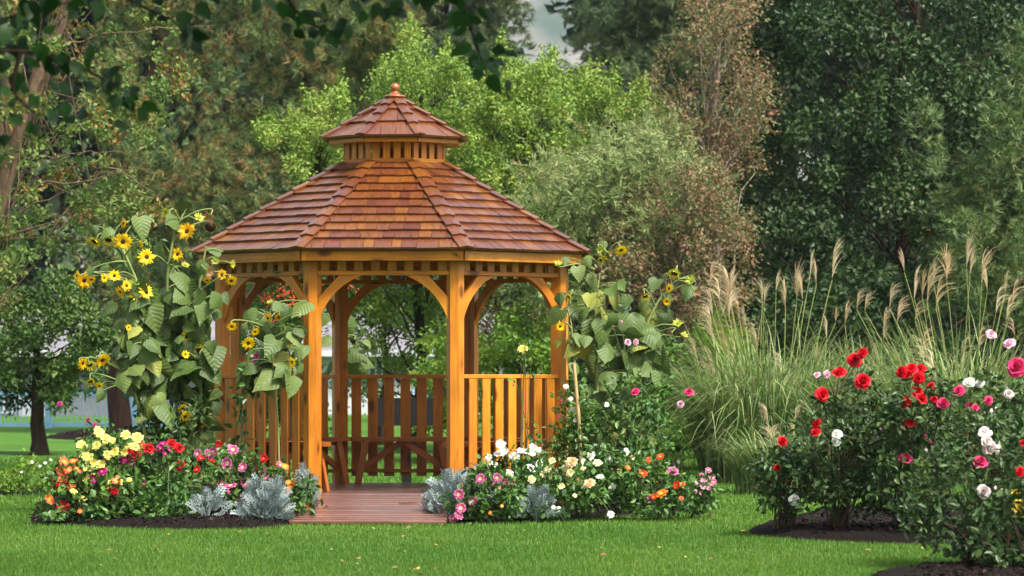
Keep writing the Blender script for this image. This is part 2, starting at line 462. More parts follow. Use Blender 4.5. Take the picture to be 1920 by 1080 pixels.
# roofs
def make_roof(part, A0, Z0, A1, Z1, ncourse, width, ncap, capw, visible, shmat):
    """shingled eight sided roof: deck, shingles, hip caps; sides in `visible` have loose shingles"""
    V, F = [], []
    for k in range(8):
        a = CORN[k]
        V += [pol(A0 / C8, a, Z0), pol(A1 / C8, a, Z1), pol(A0 / C8, a, Z0 - 0.02), pol(max(A1 - .01, .001) / C8, a, Z1 - 0.02)]
    for k in range(8):
        i, j = 4 * k, 4 * ((k + 1) % 8)
        F += [(i, j, j + 1, i + 1), (i + 2, i + 3, j + 3, j + 2), (i, i + 2, j + 2, j)]
    rf = obj(part, mesh(part, V, F, M['deckboard']), gaz)
    run, rise = A0 - A1, Z1 - Z0; L = math.hypot(run, rise)
    rest = Acc(); rrnd = []
    for k in range(8):
        n, u = face_frame(k)
        up = unit(np.array([-n[0] * run, -n[1] * run, rise])); nn = unit(np.cross(u, up)); nn = nn if nn[2] > 0 else -nn
        e = L / ncourse
        def pt(x, v, h): return n * A0 + zv * Z0 + up * v + u * x + nn * h
        def hw(v): return max(0.0, (A0 - v * run / L)) * T8
        for i in range(ncourse):
            v0 = i * e - (0.035 if i == 0 else 0.0); v1 = min(i * e + e * 1.12, L)
            w0, w1 = hw(v0), hw(v1)
            wid = width * (0.85 + 0.3 * rng.random())
            cnt = max(1, int(round(2 * w0 / wid)))
            cuts = np.linspace(-1, 1, cnt + 1)
            if cnt > 1: cuts[1:-1] += rng.uniform(-0.28, 0.28, cnt - 1) * 2 / cnt
            for j in range(cnt):
                l0 = cuts[j] * w0; g0 = cuts[j + 1] * w0
                l1 = max(l0, -w1) if j else -w1; g1 = min(g0, w1) if j < cnt - 1 else w1
                if g1 <= l1: l1 = g1 = np.clip((l0 + g0) / 2, -w1, w1); g1 += 0.001
                l0 += .003; g0 -= .003; l1 += .003; g1 -= .003
                tb = 0.028 + rng.uniform(-.003, .003); dv = rng.uniform(-.004, .004)
                pts = np.array([pt(l0, v0 + dv, .006), pt(g0, v0 + dv, .006), pt(g1, v1, .001), pt(l1, v1, .001),
                                pt(l0, v0 + dv, tb), pt(g0, v0 + dv, tb), pt(g1, v1, .004), pt(l1, v1, .004)])
                FF = np.array([(0, 3, 2, 1), (4, 5, 6, 7), (0, 1, 5, 4), (1, 2, 6, 5), (2, 3, 7, 6), (3, 0, 4, 7)])
                if k in visible:
                    fr = Matrix(((up[0], -u[0], nn[0], pts[0][0]), (up[1], -u[1], nn[1], pts[0][1]), (up[2], -u[2], nn[2], pts[0][2]), (0, 0, 0, 1)))
                    R = np.array(fr)[:3, :3]
                    loc = (pts - pts[0]) @ R
                    obj('shingle', mesh('shingle', loc, FF, shmat), rf, fr)
                else:
                    rest.add(pts, FF); rrnd += [rng.random()] * 6
    V, F = rest.get()
    obj('far_shingles', mesh('far_shingles', V, F, shmat, rnd=rrnd), rf, kind='stuff')
    # hip caps
    for k in range(8):
        a = CORN[k]
        p0, p1 = pol(A0 / C8, a, Z0), pol(A1 / C8, a, Z1)
        d = unit(p1 - p0); Lh = np.linalg.norm(p1 - p0); ec = Lh / ncap
        sides = []
        for kk in (k - 1, k):
            n, u = face_frame(kk % 8)
            up = unit(np.array([-n[0] * run, -n[1] * run, rise])); nn = unit(np.cross(u, up)); nn = nn if nn[2] > 0 else -nn
            s = unit(np.cross(nn, d)); mid = n * (A0 + A1) / 2 + zv * (Z0 + Z1) / 2 - p0
            if np.dot(s, mid) < 0: s = -s
            sides.append((s, nn))
        nr = unit(sides[0][1] + sides[1][1])
        for i in range(ncap):
            b0 = p0 + d * (i * ec - (0.045 if i == 0 else 0)); b1 = p0 + d * (i * ec + ec * 1.12)
            if i == ncap - 1: b1 = p0 + d * Lh
            t0, t1, th = 0.050, 0.028, 0.018
            pts = []
            for b, h in ((b0, t0), (b1, t1)):
                r_ = b + nr * h
                row = [r_ + sides[0][0] * capw, r_, r_ + sides[1][0] * capw]
                row += [row[0] - sides[0][1] * th, r_ - nr * th, row[2] - sides[1][1] * th]
                pts += row
            pts = np.array(pts)
            FF = [(0, 1, 7, 6), (1, 2, 8, 7), (3, 9, 10, 4), (4, 10, 11, 5), (0, 3, 4, 1), (1, 4, 5, 2), (6, 7, 10, 9), (7, 8, 11, 10), (0, 6, 9, 3), (2, 5, 11, 8)]
            yv = unit(np.cross(nr, d))
            fr = Matrix(((d[0], yv[0], nr[0], b0[0]), (d[1], yv[1], nr[1], b0[1]), (d[2], yv[2], nr[2], b0[2]), (0, 0, 0, 1)))
            loc = (pts - b0) @ np.array(fr)[:3, :3]
            me = mesh('hip_cap', loc, FF, shmat)
            obj('hip_cap', me, rf, fr)
    return rf

rf = make_roof('roof', A_EAVE, Z_EAVE, A_TOP, Z_TOP, 11, 0.135, 9, 0.075, (0, 1, 7), M['shingle'])
for k in range(8):                      # fascia, corner plates, rafters
    n, u = face_frame(k); ac = A_EAVE - 0.045; wl_ = ac * T8
    board('fascia_board', n * ac - u * (wl_ - .002) + zv * (Z_EAVE - 0.07), n * ac + u * (wl_ - .002) + zv * (Z_EAVE - 0.07), 0.094, 0.028, 'cedar', rf, n)
    for s in (-1, 1):
        ca = n * (ac + 0.0165) + u * s * (wl_ - 0.002)
        cp = [(0, .044), (0.10, .044), (0.085, .03), (0.06, .022), (0.042, 0.0), (0.038, -.044), (0, -.044)]
        pts = [ca - u * s * x + zv * (Z_EAVE - 0.07 + z) for x, z in cp]
        if s > 0: pts = pts[::-1]
        prism('corner_plate', pts[::-1], n * 0.006, 'cedar', rf)
    a = CORN[k]
    board('rafter', pol(A_EAVE / C8 - .08, a, Z_EAVE - 0.065), pol(A_TOP / C8, a, Z_TOP - 0.085), 0.04, 0.09, 'cedar', rf)
    board('rafter', n * (A_EAVE - .07) + zv * (Z_EAVE - 0.065), n * A_TOP + zv * (Z_TOP - 0.085), 0.04, 0.09, 'cedar', rf)
    board('top_plate', n * (AP + 0.0) - u * (S / 2 - .01) + zv * (Z_EAVE + 0.012), n * (AP + 0.0) + u * (S / 2 - .01) + zv * (Z_EAVE + 0.012), 0.07, 0.05, 'cedar', rf)

# cupola
cu = part_group('cupola', gaz)
CA = 0.475; zc0, zc1 = H0 + 2.035, H0 + 2.265
for k in range(8):
    n, u = face_frame(k); hw_ = CA * T8
    board('sill_board', n * CA - u * (hw_ + .004) + zv * (zc0 + 0.024), n * CA + u * (hw_ + .004) + zv * (zc0 + 0.024), 0.05, 0.03, 'cedar', cu, n)
    board('head_board', n * CA - u * (hw_ - .004) + zv * (zc1 - 0.012), n * CA + u * (hw_ - .004) + zv * (zc1 - 0.012), 0.04, 0.03, 'cedar', cu, n)
    for i in range(4):
        x = (i - 1.5) * 2 * hw_ / 3.9
        w = 0.066 if i in (1, 2) else 0.062
        board('slat', n * (CA - .003) + u * x + zv * (zc0 + 0.049), n * (CA - .003) + u * x + zv * (zc1 - 0.033), w, 0.022, 'cedar', cu, n)
CE, CZ = 0.645, H0 + 2.292
cr = make_roof('cupola_roof', CE, CZ, 0.03, H0 + 2.69, 3, 0.17, 4, 0.055, (0, 1, 7), M['shingle'])
for k in range(8):
    n, u = face_frame(k); ac = CE - 0.035; w_ = ac * T8
    board('fascia_board', n * ac - u * (w_ - .002) + zv * (CZ - 0.04), n * ac + u * (w_ - .002) + zv * (CZ - 0.04), 0.042, 0.026, 'cedar', cr, n)
prism('soffit', [pol((CE - .05) / C8, a, CZ - 0.058) for a in CORN], (0, 0, 0.012), 'cedar', cr)
# finial
prof = [(0.0, 2.690), (0.095, 2.692), (0.105, 2.702), (0.095, 2.714), (0.05, 2.722), (0.040, 2.735), (0.028, 2.748), (0.026, 2.756), (0.040, 2.768), (0.045, 2.790), (0.040, 2.812), (0.022, 2.827), (0.0, 2.831)]
V, F = [], []
ns = 20
for r, z in prof:
    for j in range(ns):
        V.append((r * math.cos(j * 2 * math.pi / ns), r * math.sin(j * 2 * math.pi / ns), H0 + z + 0.005))
for i in range(len(prof) - 1):
    for j in range(ns): F.append((i * ns + j, i * ns + (j + 1) % ns, (i + 1) * ns + (j + 1) % ns, (i + 1) * ns + j))
M['finial'] = wood_mat('finial_cedar', [(0.33, 0.09, 0.025), (0.36, 0.1, 0.025)], 0.3, knots=False, coat=0.4)
obj('finial', mesh('finial', V, F, M['finial'], smooth=True), gaz)

# twig on the ramp
M['twig'] = plain_mat('dead_twig', (0.16, 0.07, 0.04), 0.7, (0.07, 0.03, 0.02), 60)
tz = r0 + rd * 0.85
tw = thing('twig', 'small brown twig lying on the entry ramp', 'twig', GC + np.array([0.20, tz[1], tz[2] + 0.024]))
V, F = tube([(-.08, -.02, .0), (0, 0, .004), (.085, .015, .002)], [.006, .008, .005], 6)
obj('stick', mesh('stick', V, F, M['twig'], smooth=True), tw)
# ------------------------------------------------------------------ leaf shapes
DIAM_V = [(0, 0, 0), (.45, .30, .07), (1, 0, -.06), (.45, -.30, .07)]
DIAM_F = [(0, 3, 2), (0, 2, 1)]
OVAL_V = [(0, 0, 0), (.28, .25, .06), (.66, .22, .05), (1, 0, -.08), (.66, -.22, .05), (.28, -.25, .06)]
OVAL_F = [(0, 3, 2, 1), (0, 5, 4, 3)]
def star_needles(n, r, w=0.035, up=0.25):
    V, F = [], []
    for i in range(n):
        d = unit(r.normal(size=3) * np.array([.7, 1, 1]) + np.array([0.9, 0, up])); s = unit(np.cross(d, r.normal(size=3))) * w
        L = 0.7 + 0.5 * r.random(); b = np.array([r.random() * 0.35, 0, 0])
        V += [b + s, b - s, b + d * L]; F.append((3 * i, 3 * i + 1, 3 * i + 2))
    return np.array(V), np.array(F)
def spray(n, r, w=0.02):               # feathery twig: many short slivers along an arching axis
    V, F = [], []
    for i in range(n):
        t = r.random(); b = np.array([t, 0, 0.22 * t - 0.32 * t * t])
        d = unit(np.array([0.8, r.normal() * 0.7, r.normal() * 0.7])) * (0.22 * (1.1 - t)); s = unit(np.cross(d, r.normal(size=3))) * w
        V += [b + s, b - s, b + d]; F.append((3 * i, 3 * i + 1, 3 * i + 2))
    return np.array(V), np.array(F)

M['bark'] = plain_mat('dark_bark', (0.055, 0.038, 0.026), 0.9, (0.022, 0.015, 0.011), 6, 0.9, 0.1, (3, 3, 0.6))
M['bark_red'] = plain_mat('reddish_bark', (0.075, 0.04, 0.028), 0.9, (0.03, 0.017, 0.013), 6, 0.9, 0.1, (3, 3, 0.6))
M['bark_pale'] = plain_mat('pale_tan_bark', (0.22, 0.14, 0.085), 0.85, (0.08, 0.06, 0.05), 7, 0.8, 0.1, (3, 3, 1.0))
M['twigs'] = plain_mat('grey_twigs', (0.22, 0.17, 0.13), 0.85, (0.11, 0.08, 0.06), 9)

def foliage(clumps, rad, per_m2, TV, TF, size, r, up=0.5, shell=0.45, wid=None, flat=(1, 1, 0.85), hue=0.35, out=1.0, size_var=0.35):
    """leaves spread through ragged clumps; returns V, F, rnd per face"""
    Vs, Fs, Rs = [], [], []; off = 0
    TV = np.asarray(TV, float); TF = np.asarray(TF)
    tri = TV[TF[:, :3]]; area = 0.5 * np.linalg.norm(np.cross(tri[:, 1] - tri[:, 0], tri[:, 2] - tri[:, 0]), axis=1).sum() * (1.7 if TF.shape[1] == 4 else 1)
    off_ = (HORY - (clumps[:, 2] - CAMH) / clumps[:, 1] * FPX) < -110     # above the picture: fewer, larger leaves
    fac = np.where(off_, 0.35, 1.0); big = np.where(off_, 1.5, 1.0)
    cnt = np.maximum(5, (per_m2 * math.pi * rad ** 2 / (size ** 2 * area) * fac * r.uniform(.7, 1.3, len(rad))).astype(int))
    idx = np.repeat(np.arange(len(rad)), cnt); N = len(idx)
    d = rdir(N, r)
    rr = (shell + (1.12 - shell) * r.random(N) ** 0.7)
    lump = 1 + 0.25 * np.sin(d @ np.array([3.1, 1.7, 2.3]) * 2 + idx * 1.3) + 0.15 * r.normal(size=N)
    pos = clumps[idx] + d * (rr * lump * rad[idx])[:, None] * np.array(flat)
    nr = d * 0.7 + np.array([0, 0, up]) + r.normal(size=(N, 3)) * 0.45
    ax = d * out * 0.6 + r.normal(size=(N, 3)) * 0.6 + np.array([0, 0, -0.15])
    sc = size * r.uniform(1 - size_var, 1 + size_var, N) * big[idx]
    V, F = scatter(TV, TF, pos, ax, nr, sc, wid)
    cl = r.random(len(rad))
    rnd = np.clip(hue * cl[idx] + (1 - hue) * r.random(N), 0, 0.999)
    return V, F, np.repeat(rnd, len(TF))

def px_clumps(poly, n, Y, dY, rpx, r, mind=0):
    p = poly_points(poly, n, r, mind)
    top = min(q[1] for q in poly)
    if top < -200:                      # most clumps where the picture shows the crown
        v = p[:0]
        while len(v) < n:
            q = poly_points(poly, n, r, mind); v = np.concatenate([v, q[q[:, 1] > -110]])
        p = np.concatenate([v[:n], p[p[:, 1] <= -110][:int(n * .6)]])
    y = Y + r.uniform(-dY, dY, len(p))
    c = np.array([P(a[0], a[1], yy) for a, yy in zip(p, y)])
    rad = r.uniform(rpx[0], rpx[1], len(p)) / FPX * Y
    return c, rad

def skeleton(base, top, r0, clumps, r, nlimb=30, lean=0.0, forks=None, lr=0.25):
    """trunk plus limbs reaching into the clumps, relative to base"""
    a = Acc(); base = np.asarray(base, float)
    n = 9; t = np.linspace(0, 1, n)[:, None]
    ln = np.linalg.norm(np.asarray(top) - base)
    tr = base + (np.asarray(top) - base) * t + np.concatenate([r.normal(size=(n, 2)) * 0.012 * ln, np.zeros((n, 1))], 1) * (t > 0)
    rad = r0 * (1 - 0.72 * t[:, 0]); rad[0] *= 1.35
    a.tube(tr - base, rad, 10)
    order = r.permutation(len(clumps))[:nlimb]
    for i in order:
        c = clumps[i]
        h = np.clip((c[2] - base[2]) / (top[2] - base[2]) - r.uniform(.1, .3), .12, .97)
        k = h * (n - 1); lo = int(k); s = tr[lo] + (tr[min(lo + 1, n - 1)] - tr[lo]) * (k - lo)
        w = r0 * (1 - 0.72 * h) * lr
        p = curve3(s, c, (0, 0, 0.12 * np.linalg.norm(c - s)), 6); p[1:-1] += r.normal(size=(4, 3)) * 0.03 * np.linalg.norm(c - s)
        a.tube(p - base, np.linspace(w, w * 0.25, 6), 5)
    return a.get()

def tree(name, label, base, top, r0, clumps, rad, bark, leaf, per_m2, TV, TF, size, seed, nlimb=30, cat='tree', group=None, **kw):
    r = np.random.default_rng(seed); base = np.asarray(base, float)
    t = thing(name, label, cat, base, group)
    V, F = skeleton(base, np.asarray(top, float), r0, clumps, r, nlimb, lr=kw.pop('lr', 0.25))
    obj('trunk', mesh('trunk', V, F, M[bark], smooth=True), t)
    V, F, R = foliage(clumps, rad, per_m2, TV, TF, size, r, **kw)
    obj('crown', mesh('crown', V - base, F, M[leaf], rnd=R), t, kind='stuff')
    return t

def on_ground(px, Y): return np.array([(px - 960) / FPX * Y, Y, float(ground_z(0, Y)) - 0.03])

M['lf_pine_brown'] = leaf_mat('pine_green_and_bronze', [(0.050, 0.092, 0.032), (0.085, 0.145, 0.048), (0.125, 0.185, 0.058), (0.165, 0.185, 0.055), (0.23, 0.165, 0.055), (0.20, 0.11, 0.04)], rough=.6, trans=.15, perobj=False)
M['lf_pine_far'] = leaf_mat('far_pine_needles', [(0.05, 0.09, 0.042), (0.08, 0.125, 0.055), (0.11, 0.155, 0.06), (0.14, 0.14, 0.065)], rough=.6, trans=.15, perobj=False)
M['lf_pine_dark'] = leaf_mat('dark_pine_needles', [(0.045, 0.085, 0.026), (0.08, 0.135, 0.038), (0.11, 0.17, 0.05), (0.16, 0.16, 0.04)], rough=.55, trans=.15, perobj=False)
M['lf_lime'] = leaf_mat('lime_green_leaves', [(0.075, 0.155, 0.018), (0.125, 0.225, 0.026), (0.18, 0.285, 0.036), (0.24, 0.33, 0.055), (0.31, 0.28, 0.05)], rough=.5, trans=.28, perobj=False)
M['lf_feather'] = leaf_mat('feathery_grey_green', [(0.12, 0.18, 0.055), (0.18, 0.25, 0.08), (0.26, 0.32, 0.12), (0.26, 0.24, 0.10)], rough=.7, trans=.3, perobj=False)
M['lf_russet'] = leaf_mat('russet_autumn_leaves', [(0.09, 0.13, 0.05), (0.15, 0.17, 0.06), (0.23, 0.12, 0.06), (0.11, 0.15, 0.055), (0.28, 0.18, 0.085), (0.20, 0.09, 0.06), (0.12, 0.15, 0.06)], rough=.6, trans=.35, perobj=False)
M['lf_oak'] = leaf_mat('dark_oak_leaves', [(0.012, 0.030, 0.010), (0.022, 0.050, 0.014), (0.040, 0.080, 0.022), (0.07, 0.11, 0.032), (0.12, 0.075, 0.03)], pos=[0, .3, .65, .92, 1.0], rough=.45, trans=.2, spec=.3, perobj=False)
M['lf_mid'] = leaf_mat('mid_green_leaves', [(0.04, 0.09, 0.014), (0.065, 0.145, 0.018), (0.10, 0.19, 0.026), (0.17, 0.22, 0.035)], rough=.5, trans=.3, perobj=False)
M['lf_maple'] = leaf_mat('maple_leaves', [(0.025, 0.06, 0.012), (0.045, 0.10, 0.016), (0.075, 0.14, 0.022), (0.15, 0.17, 0.03)], rough=.5, trans=.25, perobj=False)
M['lf_bright'] = leaf_mat('bright_green_leaves', [(0.07, 0.16, 0.015), (0.12, 0.24, 0.02), (0.18, 0.29, 0.03), (0.25, 0.30, 0.04)], rough=.5, trans=.35, perobj=False)
M['lf_autumn'] = leaf_mat('green_and_orange_leaves', [(0.05, 0.105, 0.028), (0.085, 0.16, 0.03), (0.12, 0.20, 0.04), (0.18, 0.23, 0.05), (0.12, 0.18, 0.05), (0.30, 0.17, 0.04), (0.26, 0.10, 0.03)], pos=[0, .2, .4, .6, .72, .85, 1], rough=.5, trans=.35, perobj=False)
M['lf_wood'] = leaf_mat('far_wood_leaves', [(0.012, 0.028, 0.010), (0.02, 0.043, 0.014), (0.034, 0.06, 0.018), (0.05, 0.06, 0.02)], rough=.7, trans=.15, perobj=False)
M['berry'] = plain_mat('red_berries', (0.62, 0.06, 0.02), 0.4, (0.5, 0.1, 0.02), 30)

nr_ = np.random.default_rng(5)
NEED_V, NEED_F = star_needles(20, nr_, 0.055, 0.5)
NEED2_V, NEED2_F = star_needles(16, nr_, 0.05, 0.9)
SPR_V, SPR_F = spray(36, nr_)

# big bronze green pine left of the gazebo roof
r = np.random.default_rng(21)
Yp = 68
poly = [(200, 590), (160, 420), (200, 250), (230, -60), (140, -900), (200, -1700), (420, -2150), (680, -1700), (840, -700), (800, -60), (740, 120), (700, 330), (640, 480), (470, 560), (300, 600)]  # unseen top raised to keep sky reflection off the left roof slope
c, rad = px_clumps(poly, 250, Yp, 2.2, (30, 56), r)
base = on_ground(228, Yp)
tree('pine_tree', 'broad pine with bronze and green needles behind the left of the gazebo', base, P(330, -2000, Yp), 0.17, c, rad, 'bark_red', 'lf_pine_brown', 2.2, NEED_V, NEED_F, 0.17, 22, nlimb=40, lr=.12, up=0.9, shell=.5, hue=.3, size_var=.3)

# far pines at the top of the picture
for sx, (poly, Y, lab) in enumerate((
    ([(690, 200), (700, -60), (740, -260), (850, -330), (940, -120), (968, 0), (955, 70), (900, 130), (850, 230), (740, 230)], 84, 'dark green pine rising behind the lime green trees, beside the mountain gap'),
    ([(1080, 180), (1112, 80), (1120, 0), (1150, -300), (1250, -420), (1400, -260), (1420, 60), (1360, 190), (1260, 260), (1160, 260), (1080, 230), (960, 200), (985, 150), (1030, 115)], 80, 'dark green pine at the top between the mountain gap and the oak'))):
    r = np.random.default_rng(30 + sx)
    c, rad = px_clumps(poly, 120, Y, 1.6, (26, 46), r)
    cx = float(np.mean([p[0] for p in poly]))
    tree('pine_tree', lab, on_ground(cx, Y), P(cx, min(p[1] for p in poly) + 40, Y), 0.13, c, rad, 'bark_red', 'lf_pine_far', 2.2, NEED_V, NEED_F, 0.20, 40 + sx, nlimb=30, lr=.12, up=0.9, shell=.5, hue=.5)

# lime green upright trees right behind the roof
LIME = (
    ([(650, 360), (690, 300), (720, 130), (760, 60), (790, 70), (800, 110), (850, 90), (880, 150), (890, 430), (840, 470), (640, 470)], 52, 780, 120, 'lime green tree with upright shoots directly behind the gazebo finial'),
    ([(880, 470), (880, 150), (920, 120), (955, 85), (985, 100), (1000, 150), (1040, 90), (1065, 120), (1080, 420), (1000, 500)], 50, 980, 110, 'lime green tree with upright shoots between the finial and the feathery shrub'),
    ([(1060, 380), (1065, 150), (1110, 125), (1150, 150), (1190, 140), (1230, 160), (1255, 210), (1230, 330), (1150, 400)], 53, 1155, 70, 'lime green tree with upright shoots beside the russet shrub'),
    ([(470, 225), (540, 235), (570, 200), (640, 170), (650, 330), (560, 330), (540, 290), (480, 255)], 50, 590, 30, 'small pale lime tree showing left of the gazebo cupola'))
for i, (poly, Y, bx, n, lab) in enumerate(LIME):
    r = np.random.default_rng(60 + i)
    c, rad = px_clumps(poly, int(n * 1.5), Y, 1.5, (13, 30), r)
    # upright shoots along the top edge
    ex, er = [], []
    for p in poly_points(poly, int(n * 0.35), r):
        for h in range(5): ex.append(P(p[0] + r.normal() * 3, p[1] - h * 11, Y + r.normal() * 0.8)); er.append((13 - 2 * h) / FPX * Y)
    c = np.concatenate([c, np.array(ex)]); rad = np.concatenate([rad, np.array(er)])
    lowc, lowr = px_clumps([(bx - 130, 760), (bx - 140, 440), (bx + 140, 440), (bx + 130, 760)], 40, Y + 0.5, 1.2, (22, 40), r)
    if i == 0 or i == 1: c = np.concatenate([c, lowc]); rad = np.concatenate([rad, lowr])
    tree('lime_tree', lab, on_ground(bx, Y), P(bx, min(p[1] for p in poly) + 60, Y), 0.10, c, rad, 'bark', 'lf_lime', 1.7, DIAM_V, DIAM_F, 0.055, 70 + i, nlimb=60, up=.6, shell=.25, hue=.45, group='lime green trees behind the gazebo')

# feathery grey green shrub
r = np.random.default_rng(81)
poly = [(960, 470), (985, 370), (1000, 300), (1080, 250), (1180, 230), (1290, 250), (1330, 330), (1300, 420), (1200, 480), (1180, 560), (1000, 560)]
c, rad = px_clumps(poly, 95, 46, 1.2, (22, 45), r)
tree('feathery_shrub', 'feathery grey green shrub right of the gazebo roof', on_ground(1130, 46), P(1130, 330, 46), 0.07, c, rad, 'twigs', 'lf_feather', 2.2, SPR_V, SPR_F, 0.50, 82, nlimb=80, cat='shrub', up=1.0, shell=.1, hue=.4, out=.5)

# russet shrubs
for i, (poly, Y, bx, n, lab, dens) in enumerate((
    ([(1230, 130), (1260, 40), (1300, -20), (1380, -40), (1430, 60), (1440, 250), (1420, 430), (1330, 480), (1270, 330), (1230, 230)], 48, 1340, 90, 'tall russet shrub with pinkish orange leaves beside the dark oak', 0.8),
    ([(1120, 520), (1130, 430), (1190, 370), (1290, 300), (1360, 320), (1400, 430), (1400, 640), (1300, 640), (1180, 590)], 45, 1270, 85, 'low brown and orange shrub behind the right sunflowers', 1.1))):
    r = np.random.default_rng(90 + i)
    c, rad = px_clumps(poly, n, Y, 1.0, (18, 40), r)
    tree('russet_shrub', lab, on_ground(bx, Y), P(bx, min(p[1] for p in poly) + 120, Y), 0.07, c, rad, 'twigs', 'lf_russet', dens, DIAM_V, DIAM_F, 0.055, 95 + i, nlimb=85, cat='shrub', up=.4, shell=.2, hue=.55, lr=.35)

# dark oak on the right
r = np.random.default_rng(101)
poly = [(1270, 560), (1230, 420), (1240, 340), (1330, 330), (1330, 260), (1300, 190), (1360, 120), (1380, 20), (1420, -150), (1500, -420), (1680, -560), (1860, -480), (1980, -250), (1990, 100), (1950, 420), (1900, 640), (1700, 700), (1450, 690), (1330, 640)]
c, rad = px_clumps(poly, 270, 52, 1.9, (24, 56), r)
tree('oak_tree', 'dark glossy oak filling the right side behind the tall grasses', on_ground(1700, 52), P(1690, -420, 52), 0.11, c, rad, 'bark_red', 'lf_oak', 1.8, DIAM_V, DIAM_F, 0.085, 102, nlimb=75, up=.55, shell=.45, hue=.35)
r = np.random.default_rng(103)
poly = [(1380, 330), (1480, 60), (1620, -300), (1880, -300), (2000, 100), (2000, 560), (1600, 660), (1400, 560)]

# pine at the right edge
r = np.random.default_rng(111)
ex, er = [], []
for (px, py0, py1) in ((1745, 200, 330), (1860, 190, 560), (1905, 60, 560), (1820, 290, 520), (1780, 360, 520), (1955, 20, 560), (1925, 250, 560), (1850, 380, 600), (2010, 100, 600), (1890, 420, 620)):
    for py in np.arange(py0, py1, 15):
        sp = 6 + 0.16 * (py - py0)
        for _ in range(2):
            ex.append(P(px + r.normal() * sp, py + r.normal() * 6, 46.5 + r.normal() * 0.7)); er.append(min(26, 8 + 0.10 * (py - py0)) / FPX * 46.5)
tree('pine_tree', 'young dark pine with upright candles at the right edge', on_ground(1955, 46.5), P(1960, 60, 46.5), 0.12, np.array(ex), np.array(er), 'bark', 'lf_pine_dark', 1.5, NEED2_V, NEED2_F, 0.125, 112, nlimb=60, up=1.2, shell=.25, hue=.4)

# small tree on the left lawn
r = np.random.default_rng(121)
b = GP(74, 853); Y = b[1]
poly = [(-60, 720), (-70, 560), (-20, 520), (50, 540), (110, 520), (170, 570), (195, 640), (200, 730), (150, 720), (110, 765), (60, 740), (0, 755)]
c, rad = px_clumps(poly, 85, Y, 0.9, (18, 34), r)
tree('maple_tree', 'small green maple with dark trunk standing on the lawn at left', b - np.array([0, 0, .05]), P(68, 600, Y), 0.12, c, rad, 'bark', 'lf_maple', 2.2, DIAM_V, DIAM_F, 0.075, 122, nlimb=30, up=.6, shell=.3, hue=.45)

# slender autumn tree leaning in from the left edge
r = np.random.default_rng(131)
Y = 43.0
poly = [(-120, 600), (-140, 100), (-100, -250), (60, -330), (260, -200), (330, 20), (385, 120), (330, 190), (300, 260), (260, 330), (300, 400), (260, 470), (180, 520), (120, 600), (30, 600)]
c, rad = px_clumps(poly, 170, Y, 1.1, (14, 34), r)
base = on_ground(-75, Y)
t = thing('autumn_tree', 'slender tree with green and orange leaves leaning in from the left edge', 'tree', base)
a = Acc()
pts = np.array([base, P(-60, 640, Y), P(-25, 460, Y), P(20, 300, Y), P(60, 170, Y), P(115, 40, Y), P(170, -120, Y)])
a.tube(pts - base, [0.16, .13, .115, .10, .085, .075, .05], 10)
p2 = np.array([P(10, 330, Y), P(2, 200, Y - .2), P(35, 60, Y - .3), P(20, -150, Y - .4)]); a.tube(p2 - base, [.075, .06, .05, .03], 8)
for i in range(70):
    cc = c[r.integers(len(c))]; s = pts[1 + r.integers(5)] + r.normal(size=3) * 0.03
    p = curve3(s, cc, r.normal(size=3) * 0.15, 7); a.tube(p - base, np.linspace(.010, .003, 7), 4)
for (x0, y0, x1, y1) in ((60, 355, 280, 318), (120, 80, 400, 48), (20, 410, 215, 320), (170, 310, 290, 360), (200, 385, 305, 365), (60, 300, 230, 285)):
    p = curve3(P(x0, y0, Y - .3), P(x1, y1, Y - .8), (0, 0, 0.08), 9); p[1:-1] += r.normal(size=(7, 3)) * .025; a.tube(p - base, np.linspace(.014, .003, 9), 4)
V, F = a.get(); obj('trunk', mesh('trunk', V, F, M['bark_pale'], smooth=True), t)
V, F, R = foliage(c, rad, 1.8, DIAM_V, DIAM_F, 0.068, r, up=.2, shell=.1, hue=.6)
obj('crown', mesh('crown', V - base, F, M['lf_autumn'], rnd=R), t, kind='stuff')

# trees and shrubs seen through the gazebo
def simple(name, lab, poly, Y, bx, n, rpx, leaf, dens, size, seed, cat='shrub', r0=.05, bark='bark', shell=.3, TV=DIAM_V, TF=DIAM_F, dY=.8, nl=25, hue=.45):
    r = np.random.default_rng(seed)
    c, rad = px_clumps(poly, n, Y, dY, rpx, r)
    return tree(name, lab, on_ground(bx, Y), P(bx, min(p[1] for p in poly) + 30, Y), r0, c, rad, bark, leaf, dens, TV, TF, size, seed + 1, nlimb=nl, cat=cat, up=.6, shell=shell, hue=hue)
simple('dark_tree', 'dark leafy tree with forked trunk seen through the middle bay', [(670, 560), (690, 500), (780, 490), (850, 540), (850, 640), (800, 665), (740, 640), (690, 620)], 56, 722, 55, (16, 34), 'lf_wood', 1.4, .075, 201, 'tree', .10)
simple('green_shrub', 'bright green shrub behind the right half of the back railing', [(770, 680), (800, 640), (850, 615), (900, 640), (930, 700), (930, 840), (860, 880), (800, 850), (790, 760)], 47, 860, 45, (16, 32), 'lf_bright', 1.4, .07, 205)
simple('green_shrub', 'green shrub with yellow tips behind the right front railing', [(890, 720), (900, 640), (960, 590), (1040, 600), (1060, 700), (1050, 850), (900, 850)], 45.5, 975, 55, (18, 34), 'lf_bright', 1.4, .065, 207)
t = simple('twiggy_shrub', 'bare brown twiggy shrub behind the right arch of the gazebo', [(880, 640), (880, 520), (950, 500), (1040, 520), (1050, 640), (960, 660)], 50, 960, 50, (18, 36), 'lf_russet', .4, .05, 209, bark='twigs', nl=50)
